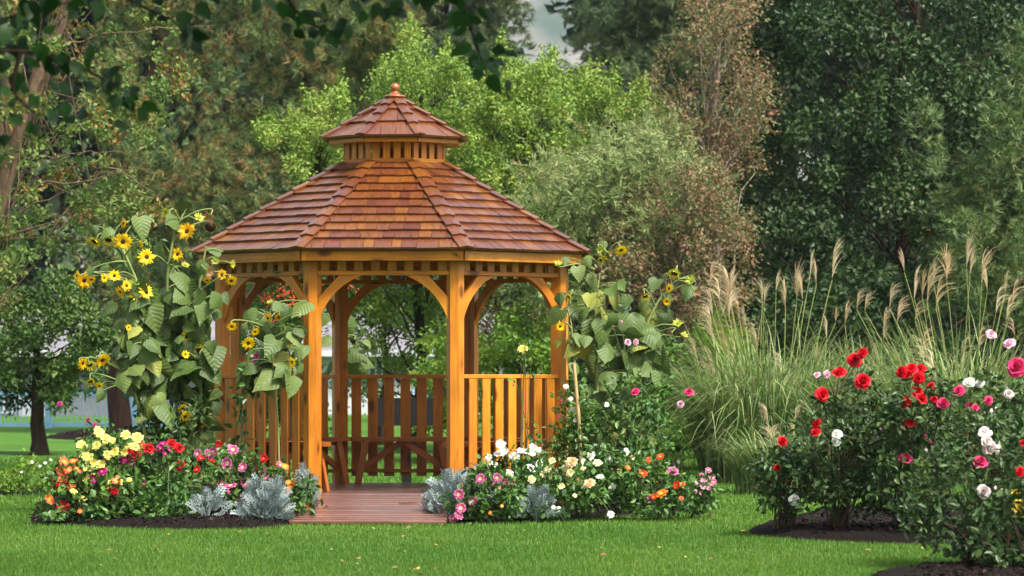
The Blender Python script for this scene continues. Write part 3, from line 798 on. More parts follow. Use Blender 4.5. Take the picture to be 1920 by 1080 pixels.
t = simple('pyracantha_shrub', 'dark shrub with red berries behind the left arches of the gazebo', [(430, 600), (440, 520), (500, 490), (580, 500), (660, 510), (680, 570), (600, 640), (480, 650)], 52, 540, 55, (18, 34), 'lf_mid', 1.4, .07, 211)
r = np.random.default_rng(213); ico = [(0, 0, 1), (1, 0, 0), (0, 1, 0), (-1, 0, 0), (0, -1, 0), (0, 0, -1)]; icf = [(0, 1, 2), (0, 2, 3), (0, 3, 4), (0, 4, 1), (5, 2, 1), (5, 3, 2), (5, 4, 3), (5, 1, 4)]
bp = []
for q in poly_points([(440, 590), (460, 530), (520, 520), (560, 540), (700, 525), (690, 560), (560, 580), (480, 610)], 34, r):
    for _ in range(9): bp.append(P(q[0] + r.normal() * 6, q[1] + r.normal() * 6, 50.9 + r.normal() * .15))
bp = np.array(bp); V, F = scatter(ico, icf, bp, rdir(len(bp), r), rdir(len(bp), r), 0.019)
obj('berries', mesh('berries', V - np.array(t.location), F, M['berry'], smooth=True), t, kind='stuff')
simple('dark_shrub', 'dark green shrub behind the left railing and sunflowers', [(380, 860), (390, 700), (450, 640), (560, 650), (600, 720), (600, 850)], 55, 480, 45, (20, 36), 'lf_mid', 1.4, .08, 215)
simple('low_conifer', 'bright green feathery conifer below the tall grass plumes', [(1230, 840), (1240, 700), (1270, 630), (1340, 590), (1410, 620), (1440, 760), (1420, 850)], 44.5, 1330, 65, (18, 34), 'lf_bright', 1.8, .16, 217, TV=SPR_V, TF=SPR_F, dY=.7, hue=.5)
simple('green_shrub', 'broad leafy green shrub filling the gap behind the right sunflowers', [(1040, 860), (1050, 640), (1140, 600), (1250, 640), (1270, 760), (1260, 850)], 42, 1150, 60, (18, 34), 'lf_mid', 1.4, .075, 219)
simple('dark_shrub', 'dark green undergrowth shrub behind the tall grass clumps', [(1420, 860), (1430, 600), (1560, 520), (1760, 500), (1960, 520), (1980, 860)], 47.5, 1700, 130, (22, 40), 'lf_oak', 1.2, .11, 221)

# far wood closing the view
r = np.random.default_rng(231)
cl, rd_ = [], []
for poly, Y in (([(-260, 700), (-260, -500), (200, -600), (640, -500), (700, 60), (880, 60), (940, 130), (1000, 140), (1050, 140), (1110, 120), (1160, -300), (1600, -600), (2180, -500), (2180, 700), (1500, 720), (840, 660), (640, 640), (430, 600), (250, 560), (100, 560), (30, 640)], 118),):
    c, rad = px_clumps(poly, 820, Y, 5, (36, 70), r); cl.append(c); rd_.append(rad)
c = np.concatenate(cl); rad = np.concatenate(rd_)
V, F, R = foliage(c, rad, 3.6, DIAM_V, DIAM_F, .50, r, up=.6, shell=.4, hue=.5)
a = Acc()
for x in np.linspace(-17, 17, 26):
    y = 118 + r.uniform(-4, 4); a.tube([(x, y, 0.15), (x + r.normal() * .3, y, 5), (x + r.normal() * .6, y, 11)], [.22, .16, .06], 6)
V2, F2 = a.get()
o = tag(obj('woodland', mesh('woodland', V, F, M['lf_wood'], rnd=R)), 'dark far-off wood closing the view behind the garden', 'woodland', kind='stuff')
obj('woodland_trunks', mesh('woodland_trunks', V2, F2, M['bark']), o, kind='stuff')

# mountain
r = np.random.default_rng(241)
xs = np.linspace(-1800, 1800, 61); ys = np.linspace(1500, 3200, 31)
XX, YY = np.meshgrid(xs, ys)
ZZ = 620 * np.clip((YY - 1500) / 1500, 0, 1) ** 0.8 + 40 * np.sin(XX / 170 + YY / 300) + 25 * np.sin(XX / 67 - YY / 90) + 12 * r.normal(size=XX.shape) - 20
ZZ = np.maximum(ZZ, -5)
nx = len(xs); ii, jj = np.meshgrid(np.arange(nx - 1), np.arange(len(ys) - 1)); q = (jj * nx + ii).ravel()
M['mountain'] = plain_mat('mountain_forest_and_scree', (0.05, 0.075, 0.05), 0.95, (0.25, 0.22, 0.20), 0.02, spec=.05)
o = obj('mountain', mesh('mountain', np.stack([XX, YY, ZZ], -1).reshape(-1, 3), np.stack([q, q + 1, q + 1 + nx, q + nx], 1), M['mountain'], smooth=True))
tag(o, 'pale hazy wooded mountain showing in the gap between the tree tops', 'mountain', kind='structure')
# ------------------------------------------------------------------ house, fence, board
M['house_wall'] = plain_mat('pale_house_wall', (0.16, 0.165, 0.18), 0.8, (0.12, 0.125, 0.14), 2)
M['house_blue'] = plain_mat('pale_blue_panel', (0.45, 0.60, 0.78), 0.7, (0.38, 0.52, 0.70), 2)
M['house_roof'] = plain_mat('grey_shingle_roof', (0.20, 0.19, 0.21), 0.85, (0.13, 0.12, 0.14), 4)
M['trim_white'] = plain_mat('white_trim', (0.50, 0.51, 0.53), 0.6, (0.44, 0.45, 0.47), 3)
M['glass'] = plain_mat('dark_window_glass', (0.05, 0.06, 0.08), 0.08, (0.07, 0.08, 0.1), 2, spec=.6)
M['fence_blue'] = plain_mat('light_blue_fence_paint', (0.22, 0.42, 0.58), 0.5, (0.18, 0.36, 0.52), 5)
M['grey_panel'] = plain_mat('grey_panel', (0.36, 0.36, 0.40), 0.7, (0.30, 0.30, 0.33), 3)
M['black_metal'] = plain_mat('black_painted_metal', (0.006, 0.006, 0.007), 0.5, (0.01, 0.01, 0.01), 5)

def box(name, lo, hi, mat, parent, kind=None):
    x0, y0, z0 = lo; x1, y1, z1 = hi
    V = [(x0, y0, z0), (x1, y0, z0), (x1, y1, z0), (x0, y1, z0), (x0, y0, z1), (x1, y0, z1), (x1, y1, z1), (x0, y1, z1)]
    F = [(0, 3, 2, 1), (4, 5, 6, 7), (0, 1, 5, 4), (1, 2, 6, 5), (2, 3, 7, 6), (3, 0, 4, 7)]
    return obj(name, mesh(name, V, F, M[mat]), parent)

def house(lab, px0, px1, Y, wallpx, ridgepx, winpx, wall, panels=()):
    x0, x1 = (px0 - 960) / FPX * Y, (px1 - 960) / FPX * Y
    g = float(ground_z(0, Y)); zt = P(0, wallpx, Y)[2] - g; zr = P(0, ridgepx, Y)[2] - g
    h = thing('house', lab, 'house', ((x0 + x1) / 2, Y, g)); w = (x1 - x0) / 2; D = 7.0
    box('wall', (-w, 0, -.1), (w, D, zt), wall, h)
    V = [(-w - .4, -.5, zt - .05), (w + .4, -.5, zt - .05), (w + .4, D / 2, zr), (-w - .4, D / 2, zr), (w + .4, D + .5, zt - .05), (-w - .4, D + .5, zt - .05)]
    V += [(a, b, c - .14) for a, b, c in V]
    F = [(0, 1, 2, 3), (3, 2, 4, 5), (6, 9, 8, 7), (9, 11, 10, 8), (0, 6, 7, 1), (5, 4, 10, 11), (1, 7, 8, 2), (2, 8, 10, 4), (0, 3, 9, 6), (3, 5, 11, 9)]
    rf_ = obj('roof', mesh('roof', V, F, M['house_roof']), h)
    box('fascia', (-w - .4, -.56, zt - .2), (w + .4, -.502, zt - .03), 'trim_white', rf_)
    for (a, b, c_, d) in winpx:
        X0, X1 = (a - 960) / FPX * Y - (x0 + x1) / 2, (b - 960) / FPX * Y - (x0 + x1) / 2
        Z1, Z0 = P(0, c_, Y)[2] - g, P(0, d, Y)[2] - g
        f = box('window', (X0, -.03, Z0), (X1, -.003, Z1), 'trim_white', h)
        m_ = (X0 + X1) / 2
        box('pane', (X0 + .06, -.045, Z0 + .06), (m_ - .03, -.032, Z1 - .06), 'glass', f)
        box('pane', (m_ + .03, -.045, Z0 + .06), (X1 - .06, -.032, Z1 - .06), 'glass', f)
    for (a, b, c_, d, mt, nm) in panels:
        X0, X1 = (a - 960) / FPX * Y - (x0 + x1) / 2, (b - 960) / FPX * Y - (x0 + x1) / 2
        Z1, Z0 = P(0, c_, Y)[2] - g, P(0, d, Y)[2] - g
        box(nm, (X0, -.05, Z0), (X1, -.004, Z1), mt, h)
    return h
house('pale grey bungalow behind the blue fence at left', -160, 470, 96, 655, 590, ((-12, 28, 735, 775), (250, 300, 690, 745), (60, 110, 680, 725)), 'house_wall', ((36, 92, 735, 795, 'grey_panel', 'door'),))
house('pale blue and white building seen through the gazebo arch', 560, 900, 100, 655, 585, ((690, 720, 672, 706),), 'trim_white', ((768, 830, 660, 780, 'house_blue', 'door'), (625, 672, 665, 720, 'house_blue', 'shutter')))

Yf = GP(0, 803)[1]
fz = float(ground_z(0, Yf))
def fx(px): return (px - 960) / FPX * Yf
f0, f1 = fx(-70), fx(470)
fence = thing('picket_fence', 'light blue metal picket fence behind the left lawn', 'fence', (f0, Yf, fz))
zt, zb = P(0, 738, Yf)[2] - fz, P(0, 797, Yf)[2] - fz
box('rail', (0, -.03, zt - .05), (f1 - f0, .03, zt + .03), 'fence_blue', fence)
box('rail', (0, -.03, zb - .03), (f1 - f0, .03, zb + .04), 'fence_blue', fence)
pm = None
for i in range(int((f1 - f0) / 0.105)):
    if pm is None:
        o = box('picket', (-.011, -.011, zb + .042), (.011, .011, zt - .052), 'fence_blue', fence); pm = o.data
    else: o = obj('picket', pm, fence)
    o.location = (0.05 + i * .105, 0, 0)
for px in (-52, 92, 250, 395):
    box('post', (fx(px) - f0 - .075, -.075, 0), (fx(px) - f0 + .075, -.032, zt + .02), 'fence_blue', fence)

Yb = 39.5
bz = float(ground_z(0, Yb)); bx_ = (762 - 960) / FPX * Yb
bd = thing('notice_board', 'black board on a single black post behind the gazebo', 'notice board', (bx_, Yb, bz))
sc_ = Yb / FPX
box('board', ((706 - 762) * sc_, -.025, P(0, 798, Yb)[2] - bz), ((816 - 762) * sc_, .025, P(0, 746, Yb)[2] - bz), 'black_metal', bd)
box('post', (-9 * sc_, .0255, -.05), (9 * sc_, .09, P(0, 746, Yb)[2] - bz - .01), 'black_metal', bd)
# ------------------------------------------------------------------ tall ornamental grasses
M['blade'] = leaf_mat('grass_blades', [(0.075, 0.14, 0.035), (0.14, 0.23, 0.055), (0.23, 0.32, 0.095), (0.36, 0.38, 0.16), (0.12, 0.21, 0.10)], rough=.5, trans=.3, perobj=False)
M['plume'] = leaf_mat('tan_plumes', [(0.50, 0.36, 0.19), (0.60, 0.47, 0.28), (0.68, 0.57, 0.38), (0.56, 0.40, 0.26)], rough=.8, trans=.3)
M['stalk'] = plain_mat('green_stalk', (0.20, 0.26, 0.07), 0.5, (0.30, 0.30, 0.11), 9)

def blade_strip(base, d, L, w, droop, r, n=8):
    """arching blade; returns verts (2n) and quads"""
    t = np.linspace(0, 1, n)
    side = unit(np.cross(d, np.array([0, 0, 1.0])) + 1e-5)
    p = base + np.outer(t, np.array([0, 0, 1.0]) * L) + np.outer(0.12 * t + t ** 2.3, d * L * droop * .8) - np.outer(t ** 3.2, np.array([0, 0, 1.0]) * L * droop * 0.62)
    ww = w * (1 - t ** 2.2)[:, None] * side + 1e-5
    V = np.concatenate([p + ww, p - ww]); F = np.array([(i, i + 1, n + i + 1, n + i) for i in range(n - 1)])
    return V, F

def plume_mesh(seed, lean):
    """feathery one sided plume: long filaments leaving the stalk and arching over"""
    r = np.random.default_rng(seed); V, F = [], []
    for i in range(40):
        t0 = r.random() * .55; L = r.uniform(.55, .95) * (1 - .35 * t0)
        b = np.array([lean * .25 * t0 * t0, 0, t0]); yw = r.normal() * .22; k0 = .05 + .20 * r.random(); n = 5
        s = unit(np.array([r.normal(), r.normal(), .3])) * r.uniform(.006, .012)
        k = len(V)
        for m in range(n):
            q = m / (n - 1); c = b + np.array([k0 * q * L + lean * .62 * q * q * L, yw * q * L, (q - (.22 + .38 * lean) * q * q) * L])
            w = s * (1 - .75 * q) * (1.0 if m else .5); V += [c + w, c - w]
        F += [(k + 2 * m, k + 2 * m + 1, k + 2 * m + 3, k + 2 * m + 2) for m in range(n - 1)]
    return mesh('plume', V, F, M['plume'])
PLUMES = [plume_mesh(300 + i, l) for i, l in enumerate((0.02, 0.15, 0.35, 0.55, 0.7, 0.25))]

def grass_clump(label, px, py, Y, spread, height, nblade, plumes, seed, droop=(0.2, 1.25)):
    r = np.random.default_rng(seed)
    base = np.array([(px - 960) / FPX * Y, Y, float(ground_z(0, Y))])
    t = thing('ornamental_grass', label, 'grass clump', base, 'tall ornamental grasses before the oak')
    a = Acc(); rn = []
    for i in range(nblade):
        an = r.random() * 2 * math.pi; rr = spread * math.sqrt(r.random()) * .42
        b = np.array([math.cos(an) * rr, math.sin(an) * rr * .7, 0]); d = unit(np.array([math.cos(an) + r.normal() * .5, math.sin(an) + r.normal() * .5, 0]))
        L = height * r.uniform(.45, 1.0); V, F = blade_strip(b, d, L, r.uniform(.007, .014), r.uniform(*droop), r)
        a.add(V, F); rn += [r.random()] * len(F)
    V, F = a.get(); obj('blades', mesh('blades', V, F, M['blade'], rnd=rn), t, kind='stuff')
    st = Acc()
    for (qx, qy, lean, az, ln) in plumes:        # plume tips are where the photo shows them
        tip = P(qx, qy, Y + r.normal() * .35) - base
        sroot = np.array([tip[0] * .25 + r.normal() * .08, r.normal() * .1, 0])
        m = [0.02, 0.15, 0.35, 0.55, 0.7, 0.25][lean]
        sc = 1.2 * ln * r.uniform(.75, 1.2) / FPX * Y; az = az + r.normal() * .5
        dz = sc * (1 - .45 * m); bt = tip - np.array([math.cos(az) * m * .75 * sc, math.sin(az) * m * .75 * sc, dz])
        p = curve3(sroot, bt, (-.12 * (bt[0] - sroot[0]), 0, .15), 8); st.tube(p, np.linspace(.006, .004, 8), 4)
        me = PLUMES[lean]; o = obj('plume', me, t)
        o.matrix_local = Matrix.Translation(Vector(bt)) @ Matrix.Rotation(az, 4, 'Z') @ Matrix.Diagonal((sc, sc, sc, 1))
    V, F = st.get(); obj('stalks', mesh('stalks', V, F, M['stalk']), t, kind='stuff')
    return t
pi = math.pi
A_ = [(1345, 490, 2, 0, 60), (1335, 500, 3, pi, 60), (1375, 500, 1, 0.2, 55), (1320, 525, 4, pi, 62), (1305, 550, 4, pi, 66), (1300, 590, 4, pi, 66), (1325, 610, 4, pi, 62), (1340, 545, 3, pi, 64), (1365, 560, 3, pi, 60), (1390, 545, 3, 0, 55), (1420, 520, 2, pi, 50), (1440, 530, 2, 0, 50), (1460, 505, 1, 0, 48), (1472, 520, 0, pi, 48), (1500, 485, 1, 0, 60), (1495, 515, 5, pi, 45), (1520, 470, 0, 0, 50), (1530, 485, 0, pi, 50), (1575, 455, 5, .2, 55), (1350, 640, 4, pi, 60), (1400, 620, 3, pi, 50), (1280, 640, 4, pi, 58), (1440, 665, 4, pi, 42), (1360, 680, 4, pi, 52), (1300, 660, 4, pi, 55), (1310, 575, 3, pi, 55), (1385, 580, 4, pi, 50), (1570, 570, 1, 0, 40), (1550, 590, 0, pi, 38)]
grass_clump('tall pale grass clump with leaning tan plumes beside the right sunflowers', 1440, 868, 42.0, 1.9, 2.55, 1700, A_, 311)
B_ = [(1625, 545, 3, 0, 40), (1640, 550, 3, 0, 42), (1690, 535, 3, 0, 50), (1708, 560, 3, 0, 45), (1670, 580, 2, 0, 40), (1690, 465, 1, pi, 45), (1715, 500, 0, 0, 45), (1735, 500, 1, 0, 45), (1755, 480, 1, 0, 55), (1775, 460, 1, 0, 60), (1770, 505, 3, 0, 60), (1800, 520, 4, 0, 60), (1820, 435, 1, .1, 55), (1825, 465, 1, 0, 45), (1860, 470, 2, 0, 55), (1845, 495, 1, pi, 45), (1885, 510, 0, 0, 40), (1900, 545, 4, 0, 55), (1915, 560, 4, 0, 50), (1930, 530, 4, 0, 55), (1760, 625, 4, 0, 50), (1830, 640, 4, 0, 48), (1720, 660, 4, pi, 50), (1700, 640, 4, pi, 45), (1860, 620, 4, 0, 46), (1640, 640, 1, 0, 40), (1665, 610, 2, 0, 38), (1740, 570, 4, 0, 46), (1880, 600, 4, pi, 46)]
grass_clump('tall pale grass clump with upright plumes behind the rose bushes at right', 1800, 868, 41.8, 1.9, 2.55, 1700, B_, 313)
C_ = [(1610, 690, 1, 0, 36), (1560, 700, 0, 0, 36), (1590, 640, 1, 0, 36), (1640, 700, 2, 0, 36), (1530, 640, 1, pi, 36), (1590, 560, 1, .3, 40)]
grass_clump('lower leafy grass clump between the two plumed clumps', 1620, 868, 43.5, 1.8, 2.3, 1300, C_, 315)
D_ = [(1425, 800, 3, pi, 46), (1400, 830, 4, pi, 46), (1465, 800, 3, 0, 40), (1450, 850, 3, pi, 46), (1480, 790, 2, pi, 42), (1420, 760, 3, pi, 40), (1500, 760, 2, 0, 40)]
grass_clump('short grass clump with drooping plumes in front of the tall grass', 1460, 880, 38.8, 1.1, 1.1, 700, D_, 317, (0.4, 0.9))

# ------------------------------------------------------------------ sunflowers
M['sun_leaf'] = leaf_mat('sunflower_leaf', [(0.030, 0.070, 0.014), (0.052, 0.108, 0.020), (0.078, 0.142, 0.030), (0.125, 0.185, 0.040), (0.040, 0.088, 0.020)], rough=.5, trans=.25, veins=True)
M['sun_leaf_yellow'] = leaf_mat('yellowing_sunflower_leaf', [(0.30, 0.32, 0.05), (0.24, 0.26, 0.05)], rough=.5, trans=.25, veins=True)
M['sun_stem'] = plain_mat('sunflower_stem', (0.13, 0.19, 0.05), 0.55, (0.24, 0.26, 0.09), 6)
M['cane'] = plain_mat('pale_bamboo_cane', (0.50, 0.36, 0.16), 0.5, (0.40, 0.28, 0.12), 12)
M['petal_y'] = leaf_mat('yellow_petals', [(0.86, 0.54, 0.006), (0.90, 0.64, 0.008), (0.84, 0.46, 0.006)], rough=.5, trans=.3)
M['petal_lime'] = leaf_mat('lime_sepals', [(0.36, 0.44, 0.03), (0.48, 0.48, 0.03), (0.25, 0.36, 0.05)], rough=.5, trans=.3)
M['petal_dry'] = leaf_mat('withered_petals', [(0.52, 0.28, 0.17), (0.44, 0.22, 0.10)], rough=.7, trans=.2)
M['disc'] = plain_mat('dark_seed_disc', (0.045, 0.018, 0.008), 0.8, (0.10, 0.05, 0.012), 160, .8)
M['disc_g'] = plain_mat('green_bud_disc', (0.22, 0.26, 0.03), 0.7, (0.14, 0.18, 0.03), 140, .6)

def heart_leaf(seed, droop, fold):
    r = np.random.default_rng(seed)
    st = [(-.10, .20, .02), (-.03, .38, .03), (.12, .47, .12), (.30, .46, .30), (.50, .37, .50), (.70, .24, .70), (.87, .10, .87), (1.0, 0.012, 1.0)]
    V = []
    ph = r.random() * 6
    for x, w, m in st:
        for s in (1, .5, 0, -.5, -1):
            xx = m if s == 0 else (x + (m - x) * (1 - abs(s)) ** 1.2); y = w * s * (1 + .07 * math.sin(9 * x + ph * s))
            z = -droop * max(xx, 0) ** 2 - fold * abs(y) + .035 * math.sin(11 * xx + ph + 4 * s) * abs(s)
            V.append((xx, y, z))
    F = [(5 * i + j, 5 * i + j + 1, 5 * i + j + 6, 5 * i + j + 5) for i in range(len(st) - 1) for j in range(4)]
    return V, np.array(F)
LEAFS = {mt: [mesh('leaf', *heart_leaf(400 + i, d, f), M[mt], smooth=True) for i, (d, f) in enumerate(((.15, .25), (.45, .45), (.3, -.25), (.7, .35)))] for mt in ('sun_leaf', 'sun_leaf_yellow')}

def ring_petals(n, L, w, rise, curl, r0, r, z0=0, jit=.15):
    V, F = [], []
    for i in range(n):
        a = 2 * math.pi * (i + r.uniform(-.35, .35)) / n; l = L * r.uniform(1 - jit, 1 + jit)
        d = np.array([math.cos(a), math.sin(a), 0]); s = np.array([-math.sin(a), math.cos(a), 0]) * w * r.uniform(.8, 1.2)
        zz = rise + r.normal() * .12
        b = d * r0 + np.array([0, 0, z0]); m = b + d * l * .5 + np.array([0, 0, l * .5 * zz]); e = b + d * l * .96 + np.array([0, 0, l * (zz * .9 + curl)])
        k = len(V); V += [b + s * .45, b - s * .45, m - s, m + s, e]; F += [(k, k + 1, k + 2, k + 3), (k + 3, k + 2, k + 4, k + 4)]
    return V, [f if f[2] != f[3] else f[:3] for f in F]
def dome(rad, h, z0, n=12, rings=3):
    V = [(0, 0, z0 + h)]; F = []
    for i in range(1, rings + 1):
        t = i / rings
        for j in range(n): V.append((rad * t * math.cos(2 * pi * j / n), rad * t * math.sin(2 * pi * j / n), z0 + h * (1 - t * t)))
    for j in range(n): F.append((0, 1 + j, 1 + (j + 1) % n))
    for i in range(rings - 1):
        for j in range(n): F.append((1 + i * n + j, 1 + (i + 1) * n + j, 1 + (i + 1) * n + (j + 1) % n, 1 + i * n + (j + 1) % n))
    return V, F
HEADM = {}
def head_meshes(kind, v):
    if (kind, v) in HEADM: return HEADM[(kind, v)]
    r = np.random.default_rng(420 + v * 7 + len(kind)); out = []
    if kind == 'fresh':
        a, b = ring_petals(17, .74, .13, .15, -.12, .25, r, 0, .25); a2, b2 = ring_petals(13, .62, .12, .4, -.05, .23, r, .03, .3)
        k = len(a); out.append(('petals', mesh('petals', a + a2, b + [tuple(i + k for i in f) for f in b2], M['petal_y'])))
        out.append(('seed_disc', mesh('seed_disc', *dome(.27, .10, .02), M['disc'], smooth=True)))
        a, b = ring_petals(12, .42, .11, -.35, -.1, .25, r, -.05); out.append(('sepals', mesh('sepals', a, b, M['petal_lime'])))
    elif kind == 'droop':
        a, b = ring_petals(15, .55, .09, .75, .15, .42, r, 0, .3); out.append(('petals', mesh('petals', a, b, M['petal_y'])))
        out.append(('seed_disc', mesh('seed_disc', *dome(.46, .12, .02), M['disc'], smooth=True)))
        a, b = ring_petals(18, .5, .10, -.05, -.2, .36, r, -.06, .3); a2, b2 = dome(.44, -.16, -.02)
        k = len(a); out.append(('sepals', mesh('sepals', a + a2, b + [tuple(i + k for i in f) for f in b2], M['petal_lime'])))
    elif kind == 'bud':
        a, b = ring_petals(14, .6, .11, .35, .1, .25, r, 0, .3); a2, b2 = dome(.38, -.2, 0); k = len(a)
        out.append(('sepals', mesh('sepals', a + a2, b + [tuple(i + k for i in f) for f in b2], M['petal_lime'])))
        out.append(('seed_disc', mesh('seed_disc', *dome(.36, .14, .0), M['disc_g'], smooth=True)))
    elif kind == 'dry':
        a, b = ring_petals(26, .6, .07, .8, .2, .25, r, 0, .4); out.append(('petals', mesh('petals', a, b, M['petal_dry'])))
        a2, b2 = dome(.36, -.25, 0.05); out.append(('sepals', mesh('sepals', a2, b2, M['petal_lime'])))
    else:   # seed head
        out.append(('seed_disc', mesh('seed_disc', *dome(.62, .16, .02), M['disc'], smooth=True)))
        a, b = ring_petals(16, .22, .08, .1, -.1, .58, r); out.append(('sepals', mesh('sepals', a, b, M['petal_dry'])))
    HEADM[(kind, v)] = out
    return out

def place(o, pos, zdir, s, spin=0.0, xdir=None):
    z = Vector([float(c) for c in zdir]).normalized()
    x = Vector(xdir) if xdir is not None else Vector((1, 0, 0.01)).cross(z) if abs(z.x) < .9 else Vector((0, 1, 0)).cross(z)
    x = (x - z * x.dot(z)).normalized(); y = z.cross(x)
    m = Matrix(((x.x, y.x, z.x, 0), (x.y, y.y, z.y, 0), (x.z, y.z, z.z, 0), (0, 0, 0, 1)))
    if spin: m = m @ Matrix.Rotation(spin, 4, 'Z')
    o.matrix_local = Matrix.Translation(Vector([float(c) for c in pos])) @ m @ Matrix.Diagonal((s, s, s, 1))

def sunflower(label, stem_px, Y, heads, leaves, seed, rstem=.021, yellow=0.06, cane=None):
    r = np.random.default_rng(seed)
    sp = np.array([P(x, y, Y) for x, y in stem_px]); base = sp[0].copy(); base[2] = float(ground_z(0, Y))
    sp[0] = base
    t = thing('sunflower', label, 'sunflower', base, 'sunflowers around the gazebo')
    a = Acc()
    # smooth the stem
    tt = np.linspace(0, len(sp) - 1, 4 * len(sp)); sm = np.stack([np.interp(tt, np.arange(len(sp)), sp[:, i]) for i in range(3)], 1)
    for _ in range(2): sm[1:-1] = (sm[:-2] + 2 * sm[1:-1] + sm[2:]) / 4
    a.tube(sm - base, np.linspace(rstem, rstem * .45, len(sm)), 7)
    def near(q, below=0.12):
        w = sm[sm[:, 2] < q[2] - below + .1]
        if len(w) == 0: w = sm[:2]
        d = np.linalg.norm((w - q) * np.array([1, 1, .8]), axis=1); return w[np.argmin(d)]
    for i, h in enumerate(heads):
        x, y, kind, size = h[:4]; q = P(x, y, Y - .1 + r.uniform(-.18, .1))
        if kind in ('fresh',): f = np.array([r.normal() * .7, -.8, r.uniform(-.9, .3)])
        elif kind == 'droop': f = np.array([r.normal() * .4, -.55, -.8])
        elif kind == 'bud': f = np.array([r.normal() * .6, -.5, r.uniform(-.2, .8)])
        elif kind == 'dry': f = np.array([r.normal() * .8, -.4, -.3])
        else: f = np.array([r.normal() * .3, -.8, -.5])
        f = unit(f); s = size / 2 / FPX * Y
        hd = part_group('flower_head', t)
        place(hd, q - base, f, s, r.random() * 6)
        for nm, me in head_meshes(kind, i % 3): obj(nm, me, hd)
        b = near(q); back = q - f * s * .15
        p = np.array([b, b * .5 + back * .5 + np.array([0, 0, .06]), back - f * .07 + np.array([0, 0, .03]), back])
        u = np.linspace(0, 3, 9); p = np.stack([np.interp(u, range(4), p[:, k]) for k in range(3)], 1); p[1:-1] = (p[:-2] + 2 * p[1:-1] + p[2:]) / 4
        a.tube(p - base, np.linspace(.008, .006, 9), 5)
    for (x, y, L) in leaves:
        q = P(x, y, Y + r.uniform(-.25, .2)); b = near(q, .0)
        outw = q - b; outw[2] = 0; d = unit(unit(outw + r.normal(size=3) * .02) * .5 + np.array([r.normal() * .6, -.35, -.7 + r.normal() * .4]))
        nrm = unit(np.array([r.normal() * .6 + unit(outw)[0] * .5, -.75, .6 + r.normal() * .45]))
        s = .78 * L / FPX * Y
        mt = 'sun_leaf_yellow' if r.random() < yellow else 'sun_leaf'
        o = obj('leaf', LEAFS[mt][r.integers(4)], t); top = q - d * s * .45
        place(o, top - base, nrm, s, 0, d)
        p = curve3(b, top, (0, 0, .05), 5); a.tube(p - base, np.linspace(.006, .004, 5), 4)
    V, F = a.get(); obj('stem', mesh('stem', V, F, M['sun_stem'], smooth=True), t)
    return t

def leafpts(poly, n, seed, lo=30, hi=74, mind=14):
    n = int(n * 2.0)
    r = np.random.default_rng(seed)
    return [(p[0], p[1], r.uniform(lo, hi)) for p in poly_points(poly, n, r, mind)]
def zL(x, y): return (130 + x / 3.375, 370 + y / 3.375)
def zR(x, y): return (1020 + x / 4.5, 440 + y / 4.5)
def zM(x, y): return (420 + x / 4.5, 500 + y / 4.5)
Ysl = 33.2
sunflower('tallest sunflower left of the gazebo, its heads level with the roof edge', [(322, 930), (322, 800), (318, 640), (312, 520), (328, 430), (345, 400)], Ysl,
    [(*zL(745, 215), 'fresh', 40), (*zL(612, 92), 'bud', 26), (*zL(685, 360), 'fresh', 27), (*zL(735, 430), 'bud', 22), (*zL(890, 115), 'dry', 34), (*zL(893, 188), 'seed', 34), (*zL(820, 130), 'bud', 26), (*zL(490, 378), 'fresh', 36)],
    [(318, 502, 62), (350, 508, 62), (325, 415, 55), (345, 395, 40), (300, 470, 50), (310, 560, 55), (335, 560, 56)] + leafpts([(285, 560), (360, 540), (375, 660), (330, 760), (270, 740), (250, 640)], 22, 431), 430)
sunflower('sunflower leaning left from the bed with many drooping yellow heads', [(300, 930), (298, 780), (285, 640), (262, 540), (232, 470), (205, 438)], Ysl - .15,
    [(*zL(160, 280), 'droop', 34), (*zL(248, 270), 'droop', 28), (*zL(340, 280), 'fresh', 38), (*zL(345, 165), 'fresh', 24), (*zL(95, 525), 'fresh', 36), (*zL(48, 495), 'fresh', 22), (*zL(285, 497), 'fresh', 26), (*zL(322, 598), 'fresh', 27), (*zL(362, 560), 'fresh', 26), (*zL(410, 645), 'droop', 34), (*zL(487, 600), 'fresh', 32), (*zL(405, 545), 'bud', 30), (*zL(455, 295), 'fresh', 18), (*zL(220, 510), 'fresh', 20), (*zL(140, 520), 'fresh', 20)],
    [(237, 478, 62), (262, 428, 58), (200, 432, 34), (198, 575, 52), (215, 535, 40), (260, 540, 44), (222, 500, 36), (190, 500, 32), (170, 510, 28), (250, 585, 60), (262, 610, 58), (175, 430, 26)] + leafpts([(225, 560), (290, 560), (290, 700), (240, 720), (235, 640)], 15, 433), 432)
sunflower('sunflower beside the left gazebo post with buds under the eave', [(372, 930), (378, 780), (372, 640), (372, 540), (385, 470)], Ysl - .1,
    [(*zL(875, 465), 'dry', 32), (*zL(925, 400), 'bud', 22), (*zL(1028, 420), 'bud', 22), (*zL(965, 490), 'fresh', 22), (*zL(1025, 528), 'fresh', 26), (*zL(872, 525), 'fresh', 18), (*zL(742, 882), 'fresh', 30), (*zL(818, 965), 'droop', 34), (*zL(858, 955), 'fresh', 22), (*zL(735, 995), 'fresh', 18), (*zL(788, 1035), 'bud', 28), (347, 781, 'fresh', 30), (342, 766, 'fresh', 26), (380, 795, 'fresh', 18)],
    [(400, 470, 44), (390, 555, 50), (385, 590, 62), (340, 575, 56), (372, 500, 40), (422, 560, 30)] + leafpts([(335, 600), (405, 560), (410, 720), (390, 830), (340, 830), (330, 700)], 24, 435), 434)
